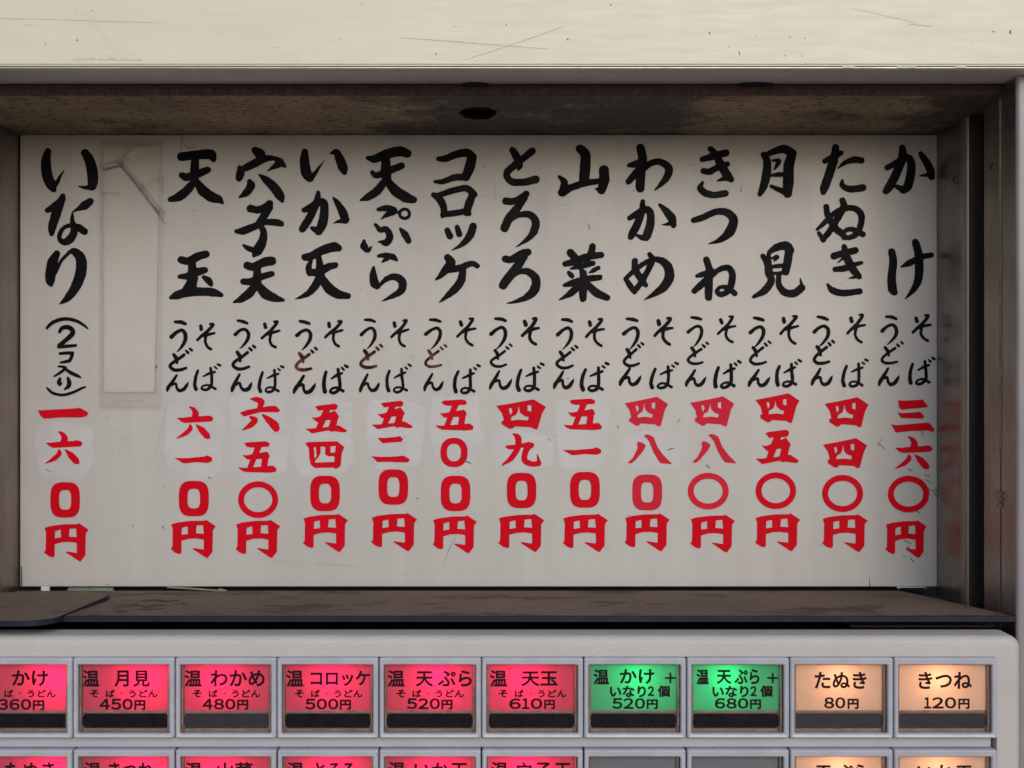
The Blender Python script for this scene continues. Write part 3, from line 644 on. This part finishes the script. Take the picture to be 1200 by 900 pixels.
COLS = [
 [('ichi_wide',44.4,477.6,103.5,490.6),('roku',52.7,505,97,544),('zero',59,565,93.6,606.5),('en',51.5,613,104,658)],
 [('roku',206.5,476,250.3,514.5),('ichi',204,533.5,249,543),('zero',209.5,563.5,244.7,605),('en',200,609,253,654)],
 [('roku_bold',281,465,328.5,506),('go',279,517,324,554),('ring',279,564,326,607),('en',276,609,328.5,654)],
 [('go_bold',358,473,406.5,508),('yon',357.5,517,403.5,549.5),('zero',363.5,557.5,398.3,599),('en',355,602,408,647)],
 [('go_bold',435,469.5,483.5,503),('ni',435,511,480,542),('zero',443.5,550,478.3,591.5),('en',435,601,489,646)],
 [('go',510,468,555,504.5),('oval',516,513,548,547.5),('zero',516.5,557.5,551.3,599),('en',507,604,559,648.5)],
 [('yon_bold',581.5,468,640,503),('kyuu',588,507.5,634.5,547),('zero',594,554,628.5,595.5),('en',584,602,638,647)],
 [('go',660,467,705.5,504),('ichi',659,524,705,533.5),('zero',668,553,703,595),('en',659.5,602,712.5,647)],
 [('yon_bold',732,465,783,499.5),('hachi',735,509,787,544),('zero',741,556,776,598),('en',732,601.5,785,646)],
 [('yon_bold',809,464.5,860.5,499.5),('hachi',811,508.5,862.5,543),('ring',806,554,854,597),('en',809,603,861.5,647.5)],
 [('yon_bold',885.5,461,937,495.5),('go_bold',885.5,503.5,936,544),('ring',885.5,553.5,933,596.5),('en',885,601.5,938,646)],
 [('yon_bold',966.5,465.5,1018,500.5),('yon_bold',964.5,513.5,1016.5,548.5),('ring',963.5,556.5,1011.5,600),('en',963.5,602.5,1017,647)],
 [('san',1044,468,1095,507),('roku',1048.5,511,1093,550),('ring',1040.5,557.5,1089,600.5),('en',1037.5,609.5,1086,654)]]
for ci, col in enumerate(COLS):
    for key, x0, y0_, x1, y1_ in col:
        if key in RINGS:
            rw = {'zero': 10.3, 'ring': 7.0, 'oval': 7.8}[key]
            pr = [('r', (x0+x1)/2, (y0_+y1_)/2, (x1-x0)/2, (y1_-y0_)/2, rw, RINGS[key][6])]
        else:
            q = parse(RED[key].replace('p', 'p ').replace('h', 'h ')) if False else []
            for st in RED[key].split(';'):
                st = st.strip(); k = 's'
                if st[0] in 'ph': k = st[0]; st = st[1:]
                q.append((k, [tuple(float(z) for z in u.split(',')) for u in st.split()]))
            xs = []; ys = []
            for k, P in q:
                if k == 'h': continue
                for p in P:
                    w = p[2]/2 if k == 's' else 0; xs += [p[0]-w, p[0]+w]; ys += [p[1]-w, p[1]+w]
            sx = (x1-x0)/(max(xs)-min(xs)); sy = (y1_-y0_)/(max(ys)-min(ys)); mx, my = min(xs), min(ys)
            def f(x, y, w=None):
                X, Y = x0+(x-mx)*sx, y0_+(y-my)*sy
                return (X, Y) if w is None else (X, Y, w*(sx+sy)/2)
            pr = scale_prims(q, f)
        painted('red_price_character', pr, GD-.00003, M['redworn'] if ci in (8, 9) and key not in ('en',) else M['red'], board, .5, .07, ci)
# whiter paint brushed over old figures
PAT = [('42,500 52,492 108,500 112,540 95,562 50,560 40,530'), ('196,474 215,468 248,470 262,490 260,520 258,555 230,564 200,560 192,530'), ('268,510 300,505 340,512 336,550 300,566 272,560'),
 ('352,470 380,464 412,472 414,540 405,556 352,558 340,530 345,490'), ('430,476 440,468 484,470 500,480 492,545 440,550 430,520'), ('508,466 560,464 566,520 552,552 520,554 506,520 502,490'),
 ('575,508 600,502 650,514 648,545 610,552 580,545'), ('650,472 700,462 714,472 712,540 690,550 655,548'), ('730,512 760,504 800,512 796,548 750,552 728,540'), ('268,466 300,458 335,468 334,505 300,510 272,505')]
for i, p in enumerate(PAT):
    o = painted('touch_up_patch', [('p', [tuple(float(z) for z in u.split(',')) for u in p.split()])], BD-.00006-.000006*i, M['patch'], board, 1.0, 2.2, i+40)
# cover paper and clear film over the thirteenth column
papers = [(122.0, 171.5), (187.5, 171.0), (187.0, 300), (181.8, 400), (181.0, 459.0), (121.0, 459.5)]
def sheet(name, P, d, mat):
    V, Fc = shape([('p', P)], 1.5)
    def dz(x, y):
        def ridge(ax, ay, bx_, by_, wd, h):
            ex, ey = bx_-ax, by_-ay; tt = max(0, min(1, ((x-ax)*ex+(y-ay)*ey)/(ex*ex+ey*ey))); dd = math.hypot(x-ax-tt*ex, y-ay-tt*ey)
            return h*math.exp(-(dd/wd)**2)
        return ridge(118, 195, 142, 192, 2.2, .0012) + ridge(142, 192, 166, 220, 2.4, .0014) + ridge(166, 220, 192, 256, 2.6, .0014) + ridge(142, 191, 165, 168, 4, .0009) + ridge(168, 222, 191, 206, 2, .0005) + ridge(118, 224, 140, 226, 2, .0004)
    o = mesh(name, [W(x, y, d-dz(x, y)) for x, y in V], [tuple(reversed(f)) for f in Fc], mat, board)
    for p_ in o.data.polygons: p_.use_smooth = True
    return o
V_, F_ = [], []
def gridsheet(name, x0, x1a, x1b, y0_, y1_, d, mat, st=1.0):
    nx_ = int((x1a-x0)/st); ny_ = int((y1_-y0_)/st/ (1)); V = []; F = []
    def ridge(x, y, ax, ay, bx_, by_, wd, h):
        ex, ey = bx_-ax, by_-ay; tt = max(0, min(1, ((x-ax)*ex+(y-ay)*ey)/(ex*ex+ey*ey))); dd = math.hypot(x-ax-tt*ex, y-ay-tt*ey)
        return h*math.exp(-(dd/wd)**2)
    for j in range(ny_+1):
        y = y0_+(y1_-y0_)*j/ny_; xr = x1a+(x1b-x1a)*j/ny_
        for i in range(nx_+1):
            x = x0+(xr-x0)*i/nx_
            z = ridge(x,y,116,195,142,192,2.0,.0011)+ridge(x,y,142,192,166,220,2.0,.0013)+ridge(x,y,166,220,193,256,2.4,.0013)+ridge(x,y,142,191,165,168,4,.0008)+ridge(x,y,168,222,191,206,1.6,.0005)+ridge(x,y,118,224,140,226,1.6,.0004)
            z += .00012*mnoise.noise(Vector((x*.05, y*.03, 3)))
            V.append(W(x, y, d-z))
    for j in range(ny_):
        for i in range(nx_):
            k = j*(nx_+1)+i; F.append((k, k+nx_+1, k+nx_+2, k+1))
    return mesh(name, V, F, mat, board, smooth=True)
gridsheet('cover_paper', 121.5, 187.5, 181.5, 171.5, 459.5, BD-.0004, M['paper'])
gridsheet('clear_film', 117.0, 190.5, 189.5, 165.0, 476.0, BD-.0009, M['film'])
painted('brown_crease', parse('118,194,2.4 122,197,3 132,195,1 142,193.5,.8; 146,197,.7 160,214,1 174,234,1 186,247,1 190,258,1.4 193,262,1.2; 139,191,.5 146,187,.9 152,185,.6; 119,224,1 121,228,1.2; 190.5,206,1 190,212,.6 190.5,222,1.2; 160,170,.8 166,168.5,1.6 174,170,.6; 189,243,1.2 190,248,1.4'), BD-.0026, M['crease'], board, .35, .15)  # brown lines drawn along the creases of the sheet
painted('film_edge', parse('117.5,165,.5 117.4,300,.5 117,476,.5; 117,476,.7 150,477,.9 188,476,.7; 190.5,200,.4 190,300,.4 189,476,.4; 121.5,171,.5 150,171.5,.6 187,171,.5; 121.5,172,.4 121.5,459,.5; 121.5,459.5,.5 181,459.5,.7; 181.5,459,.5 182.5,400,.5 187,300,.4'), BD-.00235, M['faint'], board, .35)
painted('pencil_scribble', parse('130,466,.5 131,470,.6 133,467,.5 135,470,.5 138,469,.6 142,467.5,.5 144,470,.6 148,467,.5 152,470,.5 157,468,.5 160,466,.5 161,470,.5 164,464,.4 165,470,.6; 167,466,.6 166,470,.5 169,470,.4'), BD-.00240, M['pencil'], board, .35)
painted('ink_fleck', parse('183,429,1.4 183.2,431,1.2; 180.5,455,.8 180.7,456.5,.7'), BD-.00241, M['black'], board, .35)
# little dark nicks and hairs on the enamel
NICK = '213,160,.8 213,168,.6 212,176,.8; 214,166,.5 219,172,.7 225,174,.6 228,169,.5; 1078,505,.6 1082,509,.7 1079,512,.5; 1083,556,.8 1090,558,.6; 1085,562,.7 1092,566,.6; 1086,572,.5 1091,574,.8; 1093,574,.8 1099,584,.7; 1095,571,.6 1100,580,.5; 1060,600,.9 1064,599,.6; 1074,599,1.2 1078,601,.8; 1058,632,.6 1063,635,1 1068,637,.7; 1063,641,1 1069,645,1; 1058,650,.5 1062,653,.6; 1067,654,.9 1071,659,1; 1030,519,.5 1035,524,.6 1037,528,.4; 1034,514,.4 1028,522,.5; 1064,549,.8 1069,552,1; 244,559,1 247,560.5,.8; 326,498,.8 328,496,.5; 545,540,1.4 552,543,1; 544,551,1.2; 474,512,1.2; 409,529,1; 410,479,.9; 474,519,.9; 485,542,.9; 645,516,1 642,514,.5; 132,518,1; 132,532,1; 132,547,.9; 191,619,1.2 190.5,616,.8; 141,654,1; 195,661,1; 53,550,.5 60,553,.5; 809,193,1.6; 868,225,.8 869,218,.5; 690,263,.6 691,268,1.1; 662,240,1.2; 720,242,1; 1019,683,.8 1019.5,687,.6 1019,675,.4; 25,664,1.3 25.3,686,1.7; 22,205,1.8; 126,685,1.4; 97,684,.9; 520,660,.3 528,640,.5 534,630,.3; 828,545,.8 832,548,1; 824,543,.7; 836,548,.6; 783,527,1.1 790,525,.8; 725,502,.7 723,498,.4; 793,495,.5 797,492,.5; 1048,654,.6; 1055,500,.5'
nk = painted('nick', parse(NICK), BD-.00030, M['scratch'], board, .25, .06)
nk['kind'] = 'stuff'
nk = painted('hairline', parse('196,470,.3 180,540,.4; 606,224,.4 611,232,.5; 581,215,.4 580,235,.5; 300,655,.3 420,664,.4; 840,170,.3 900,180,.4; 548,228,.4 600,231,.3; 700,190,.3 760,205,.4; 128,498,.4 156,524,.5; 480,416,.4 487,420,.5; 440,405,.3 452,410,.4; 1078,688,.4 1040,687,.3'), BD-.00014, M['faint'], board, .25)
nk['kind'] = 'stuff'

# ------------------------------------------------------------------ ticket machine with lit buttons
KM = K(mach_d)
def mx(px): return (px-600)*KM
def mz(py): return H+(450-py)*KM
t = mach = thing('ticket_machine', 'grey plastic ticket machine below the shelf with rows of lit menu buttons', 'ticket machine', (0, .0, H-.62))
mr = mx(1197.5); mtop = H-.0841; ml = -.22; mbot = H-.60
field = (mx(-156), mx(1168.5), mz(1075), mz(769.5))
# shell: rounded top and right edge, front face with a recessed button field
def shell():
    fx0, fx1, fz0, fz1 = field; y = mach_d; rr = .0028
    L = []
    def outer(inset, yy, r): return rr_loop(ml+inset, mr-inset, mbot+inset, mtop-inset, max(.004-inset, .0006), yy, 8)
    L.append(outer(0, -.0108, 0))
    for i in range(7):
        a = math.pi/2*i/6; L.append(outer(rr*(1-math.cos(a)), y+rr-rr*math.sin(a), 0))
    n = len(L[0])
    L.append(rr_loop(fx0, fx1, fz0, fz1, .0012, y, 8))
    L.append(rr_loop(fx0+.0002, fx1-.0002, fz0+.0002, fz1-.0002, .0012, y+.0006, 8))
    L.append(rr_loop(fx0+.0002, fx1-.0002, fz0+.0002, fz1-.0002, .0012, -.0068, 8))
    return loft(L)
o = mesh('housing', *shell(), M['machine'], t)
for p in o.data.polygons: p.use_smooth = True
o.data.polygons.foreach_set('use_smooth', [True]*len(o.data.polygons))
# keep flat areas flat: mark by angle
try:
    o.data.set_sharp_from_angle(angle=R(40))
except Exception: pass
mesh('housing_back', *box(ml+.002, mr-.002, -.0060, .05, mbot+.002, H-.0925), M['darkgrey'], t)
mesh('field_floor', *box(field[0]+.0003, field[1]-.0003, -.0072, -.0066, field[2]+.0003, field[3]-.0003), M['channel'], t)
edges = [-152, -33, 86.5, 206, 325, 444.3, 564.3, 683.7, 804, 924.6, 1046, 1168]
rows = [(770.0, 864.3), (877.6, 971.9)]
yb = mach_d
for k in range(2):
    z1_, z0_ = (865.0, 877.0) if k == 0 else (972.5, 985)
    mesh('row_rail', *box(field[0]+.0006, mx(1163), yb+.0011, yb+.0140, mz(z0_), mz(z1_), b=.0003), M['channel'], t)
    mesh('rail_lip', *box(field[0]+.0006, mx(1163), yb+.0004, yb+.0066, mz(z0_-.1)+.0002, mz(z0_)+.0009, b=.0002), M['channel'], t) if False else None

def txt(body, x0, x1, y0, y1, d, parent, mat, name='printed_word', bold=.022):
    if body.isdigit(): body = ''.join(chr(ord(q)+0xFEE0) for q in body)
    c = bpy.data.curves.new('lettering', 'FONT'); c.body = body; c.resolution_u = 3; c.size = 1
    o = bpy.data.objects.new('tmp', c); C.objects.link(o)
    dg = bpy.context.evaluated_depsgraph_get(); me = bpy.data.meshes.new_from_object(o.evaluated_get(dg))
    bpy.data.objects.remove(o); bpy.data.curves.remove(c)
    a = np.empty(len(me.vertices)*3); me.vertices.foreach_get('co', a); a = a.reshape(-1, 3)
    mn, mxx = a.min(0), a.max(0)
    g = bold      # stroke growth in photo pixels
    ux = x0+g + (x1-x0-2*g)*(a[:, 0]-mn[0])/(mxx[0]-mn[0]); uy = y1-g - (y1-y0-2*g)*(a[:, 1]-mn[1])/max(1e-6, mxx[1]-mn[1])
    cnt = {}
    for p in me.polygons:
        for k in p.edge_keys: cnt[k] = cnt.get(k, 0)+1
    ed = [k for k, q in cnt.items() if q == 1]; bpy.data.meshes.remove(me)
    st = .36; gx = np.arange(x0-2*st, x1+3*st, st); gy = np.arange(y0-2*st, y1+3*st, st)
    X, Y = np.meshgrid(gx, gy); Fd = np.full(X.shape, 9.); ins = np.zeros(X.shape, bool)
    for i, j in ed:
        ax, ay, bx_, by_ = ux[i], uy[i], ux[j], uy[j]; ex, ey = bx_-ax, by_-ay
        i0 = max(0, int((min(ax, bx_)-2-gx[0])/st)); i1 = int((max(ax, bx_)+2-gx[0])/st)+2
        j0 = max(0, int((min(ay, by_)-2-gy[0])/st)); j1 = int((max(ay, by_)+2-gy[0])/st)+2
        sb = (slice(j0, j1), slice(i0, i1)); xx, yy = X[sb], Y[sb]
        t_ = np.clip(((xx-ax)*ex+(yy-ay)*ey)/(ex*ex+ey*ey+1e-12), 0, 1)
        Fd[sb] = np.minimum(Fd[sb], np.hypot(xx-ax-t_*ex, yy-ay-t_*ey))
        if ay != by_:
            rws = (ay > gy) != (by_ > gy); cr = ex*(gy-ay)/ey + ax
            ins[rws] ^= gx[None, :] < cr[rws][:, None]
    V, F = march(gx, gy, np.where(ins, -Fd, Fd)-g)
    return [W(x, y, d) for x, y in V], [tuple(reversed(f)) for f in F]
CD = mach_d + .0018     # depth of the label film
def noodle(x):   # the small second line of a hot dish label
    return [('そ', x, x+11, 808.3, 817.3), ('ば', x+19, x+29.5, 808.3, 817.3), ('・', x+36.5, x+38.6, 811.6, 813.4), ('うどん', x+46, x+79.5, 808.3, 817.3)]
INARI = lambda x: [('いなり', x, x+42.5, 803.5, 817.2), ('2', x+44.5, x+52, 804.0, 815.8), ('個', x+56, x+70.5, 803.2, 816.8)]
def warm(x, y=785.2, y1=804.8, w=20.3): return [('温', x, x+w, y, y1)]
TXT = {
 (0,1): warm(-23.5)+[('かけ', 14, 56.4, 785.5, 804)]+noodle(-14)+[('360', -2.5, 36.6, 819, 832)]+[('円', 38.4, 52, 820.5, 832.4)],
 (1,1): warm(96.2)+[('月', 134, 151, 785.5, 804.8), ('見', 156, 175.5, 785.5, 804.8)]+noodle(105)+[('450', 116.6, 155.6, 818.8, 831.8), ('円', 157.4, 170.4, 820.3, 832)],
 (2,1): warm(216)+[('わかめ', 246.4, 310.3, 785.2, 804.5)]+noodle(225.6)+[('480', 237.4, 276, 818.8, 831.5), ('円', 277.8, 291, 820, 831.8)],
 (3,1): warm(335.4)+[('コロッケ', 363.8, 433.6, 786, 804)]+noodle(345.4)+[('500', 357.6, 396.6, 818.8, 831.5), ('円', 398.2, 411.4, 820, 831.8)],
 (4,1): warm(454)+[('天', 487.4, 507.6, 786.5, 804.6), ('ぷら', 513, 553, 785.5, 804.6)]+noodle(464.3)+[('520', 476.8, 515.6, 818.3, 831), ('円', 517.2, 530.4, 820, 831.3)],
 (5,1): warm(574)+[('天玉', 611, 653.6, 786.5, 804.2)]+noodle(584.3)+[('610', 596.6, 635.6, 818.3, 831), ('円', 637.6, 650.4, 820, 831.3)],
 (6,1): warm(695.2, 784.2, 802.2, 18.6)+[('かけ', 726.2, 766.8, 784, 801.5), ('＋', 779, 792.2, 788.2, 800.8)]+INARI(714.6)+[('520', 717.4, 756, 818, 830.8), ('円', 757.8, 771, 819.5, 831)],
 (7,1): warm(816, 784.2, 802.2, 14.8)+[('天', 840, 857, 785, 801.5), ('ぷら', 860.5, 890, 784, 801.8), ('＋', 899, 912, 788.2, 800.8)]+INARI(834.8)+[('680', 837.6, 877, 818, 830.6), ('円', 878.8, 892, 819.5, 831)],
 (8,1): [('たぬき', 954.5, 1015.6, 787.3, 807.3), ('80', 965.8, 990.7, 817, 830.3), ('円', 993.2, 1006.3, 818.8, 831)],
 (9,1): [('きつね', 1076.2, 1139, 787.3, 807.5), ('120', 1082.8, 1120.6, 817, 830.3), ('円', 1123, 1136.3, 818.8, 831)],
 (0,2): warm(-23.5, 893.2, 912.8)+[('たぬき', 6, 65, 893.2, 912.8)],
 (1,2): warm(98.4, 893.2, 912.8, 20)+[('きつね', 127, 180, 893.4, 912.8)],
 (2,2): warm(217, 893.2, 912.8, 20)+[('山菜', 254.5, 296.5, 893.2, 912.8)],
 (3,2): warm(336.2, 893, 912.8, 20)+[('とろろ', 369.5, 415, 893.2, 912.6)],
 (4,2): warm(455, 892.8, 912.8, 20)+[('いか', 485.5, 526, 893.4, 912.4), ('天', 528, 548.5, 894, 912.6)],
 (5,2): warm(575.5, 892.8, 912.8, 20)+[('穴', 605, 624, 893.2, 912.6), ('子', 627.5, 646, 893.4, 912.4), ('天', 649.5, 669.8, 894, 912.6)],
 (8,2): [('天', 955.5, 975, 896.8, 914.5), ('ぷら', 983, 1014.5, 895.5, 914.2)],
 (9,2): [('いか', 1075, 1117, 896, 914.4), ('天', 1120, 1140, 897, 914.6)]}
KIND = ['red', 'red', 'red', 'red', 'red', 'red', 'green', 'green', 'cream', 'cream']
HOT = [60, 165, 255, 388, 512, 614, 748, 852, 985, 1102]
LCOL = {'red': (1, .004, .17), 'green': (.0, 1, .32), 'cream': (1, .42, .20)}
LPOW = {'red': .0118, 'green': .0062, 'cream': .0052}
LNAME = {'red': 'red', 'green': 'green', 'cream': 'amber', 'blank': 'unlit grey blank'}
vary = random.Random(11)
shared = {}
def button(c, r):
    x0p, x1p = edges[c+1]+.5, edges[c+2]-.5; y0p, y1p = rows[r-1]
    if r == 2: x0p += .3; x1p -= .3
    kind = 'blank' if (r == 2 and c in (6, 7)) else KIND[c]
    X0, X1, Z0, Z1 = mx(x0p), mx(x1p), mz(y1p), mz(y0p)
    jx = vary.uniform(-.4, .4)*KM; jy = vary.uniform(-.25, .25)*KM; 
    X0 += jx*.3; X1 += jx*.3
    dy = y0p-770.0
    # frame round the window
    wx0, wx1, wz0, wz1 = mx(x0p+5.2), mx(x1p-6.2), mz(858.8+dy), mz(778.3+dy)
    f = yb-.0014
    L = [rr_loop(X0, X1, Z0, Z1, .0007, yb+.0140), rr_loop(X0, X1, Z0, Z1, .0007, f+.0008), rr_loop(X0+.00018, X1-.00018, Z0+.00018, Z1-.00018, .0006, f+.0003),
         rr_loop(X0+.00055, X1-.00055, Z0+.00055, Z1-.00055, .0005, f), rr_loop(wx0-.00035, wx1+.00035, wz0-.00035, wz1+.00035, .0006, f+.0002),
         rr_loop(wx0, wx1, wz0, wz1, .0005, f+.0006), rr_loop(wx0, wx1, wz0, wz1, .0005, CD+.004)]
    b = mesh('menu_button', *loft(L), M['bezel'], mach, origin=Vector(((X0+X1)/2, f, (Z0+Z1)/2)))
    b['label'] = '%s menu button with cool grey frame' % LNAME[kind] if kind == 'blank' else '%s lit menu button with cool grey frame' % LNAME[kind]
    # white lamp box behind
    y_in = CD+.0005; y_back = CD+.0125
    lx0, lx1, lz0, lz1 = wx0+.0003, wx1-.0003, mz(837+dy), wz1-.0003
    mesh('lamp_box', *loft([rr_loop(lx0, lx1, lz0, lz1, .0004, y_in), rr_loop(lx0+.001, lx1-.001, lz0+.001, lz1-.001, .0004, y_back)], closed_last=True), M['lampbox'], b)
    # smoky base round the black window
    mesh('smoky_base', *box(wx0+.0001, wx1-.0001, CD+.0002, CD+.0009, wz0+.0001, mz(834.6+dy)), M['base'], b)
    # label film
    cx0, cx1 = wx0+.0008, wx1-.0011
    tilt = vary.uniform(-.00012, .00012)
    V = [(cx0+tilt, CD, mz(834.2+dy)), (cx1, CD, mz(834.2+dy)), (cx1+tilt, CD, mz(779.3+dy)), (cx0, CD, mz(779.3+dy))]
    mesh('label_film', V, [(0, 1, 2, 3)], M['card_'+kind], b)
    # side liners of the lens, smoky and a little lighter
    mesh('lens_side', *join(box(wx0+.0001, wx0+.0008, CD-.0012, CD+.0003, wz0+.0002, wz1-.0002, b=.0001), box(wx1-.0011, wx1-.0002, CD-.0012, CD+.0003, wz0+.0002, wz1-.0002, b=.0001),
         box(wx0+.0009, wx1-.0012, CD-.0008, CD-.0001, mz(780.2+dy), wz1-.0001, b=.0001)), M['rim'], b)
    # the black window: bulging sides
    px0, px1, pz0, pz1 = mx(x0p+6.6), mx(x1p-9.0), mz(855.8+dy), mz(836.6+dy)
    def barrel(i, y):
        P = []; n = 8; h = (pz1-pz0)/2-i; zc = (pz0+pz1)/2
        for k in range(n+1):
            a = -1+2*k/n; P.append((px1-i+.0006*(1-a*a)-.0006, y, zc+h*a))
        for k in range(n+1):
            a = 1-2*k/n; P.append((px0+i-.0006*(1-a*a)+.0006, y, zc+h*a))
        return P
    mesh('window_rim', *loft([barrel(-.00005, CD+.0001), barrel(0, CD-.0003), barrel(.00025, CD-.0003), barrel(.00030, CD+.0002)]), M['rim'], b)
    mesh('sold_out_window', *loft([barrel(.00032, CD+.0001), barrel(.00040, CD-.00012)], closed_last=True), M['window_sheen' if (c >= 8 or (c, r) == (2, 1)) else 'window'], b)  # paler copy puts a reflection into the window colour
    # clear cover with a slightly raised lip
    mesh('clear_cover', *loft([rr_loop(wx0+.00012, wx1-.00012, wz0+.00012, wz1-.00012, .0005, CD-.0012), rr_loop(wx0+.00030, wx1-.00030, wz0+.00030, wz1-.00030, .0005, CD-.0016)], closed_last=True), M['cover'], b)
    # moulded clip on each side and the row of fine teeth under the film
    Vt, Ft = [], []
    n = 34
    for i in range(n):
        xx = mx(x0p+12) + (mx(x1p-14)-mx(x0p+12))*i/(n-1)
        box(xx, xx+.00018, CD-.00035, CD-.0001, mz(834.6+dy), mz(833.6+dy), Vt, Ft)
    n = 22
    for i in range(n):
        zz = mz(782+dy) + (mz(830+dy)-mz(782+dy))*i/(n-1)
        box(cx0+.0001, cx0+.0004, CD-.00035, CD-.0001, zz, zz+.00018, Vt, Ft)
    mesh('fine_teeth', Vt, Ft, M['base'], b)
    for ca, cb in ((wx0+.00015, wx0+.0007), (wx1-.0009, wx1-.0003)): mesh('clip', *box(ca, cb, CD-.0015, CD-.0006, mz(851+dy), mz(806+dy), b=.0001), M['base'] if kind in ('red', 'green') else M['rim'], b)
    # printing
    for w_, a0, a1, b0, b1 in TXT.get((c, r), []):
        small = (b1-b0) < 10
        if w_.isdigit():
            wd = [.62 if q == '1' else 1. for q in w_]; gap = .10*len(w_[:1]); u = (a1-a0)/(sum(wd)+gap*(len(w_)-1)); xx = a0
            for q, wq in zip(w_, wd):
                v, f_ = txt(q, xx, xx+u*wq, b0, b1, CD-.00012, b, M['print'], bold=.56); mesh('printed_digit', v, f_, M['print'], b); xx += u*(wq+gap)
            continue
        v, f_ = txt(w_, a0, a1, b0, b1, CD-.00012, b, M['print'], bold=.38 if small else .60)
        mesh('printed_word', v, f_, M['print'], b)
    # the lamp behind the film
    if kind != 'blank':
        lt = bpy.data.lights.new('button_lamp', 'POINT'); lt.color = LCOL[kind]; lt.energy = LPOW[kind]*vary.uniform(.9, 1.15); lt.shadow_soft_size = .0012
        lo = bpy.data.objects.new('button_lamp', lt); C.objects.link(lo)
        lo.parent = b; lo.location = Vector((mx(HOT[c]), CD+.0062, mz(797+dy if r == 1 else 800+dy-2))) - world_loc(b)
for r in (1, 2):
    for c in range(10): button(c, r)
bpy.context.view_layer.update()
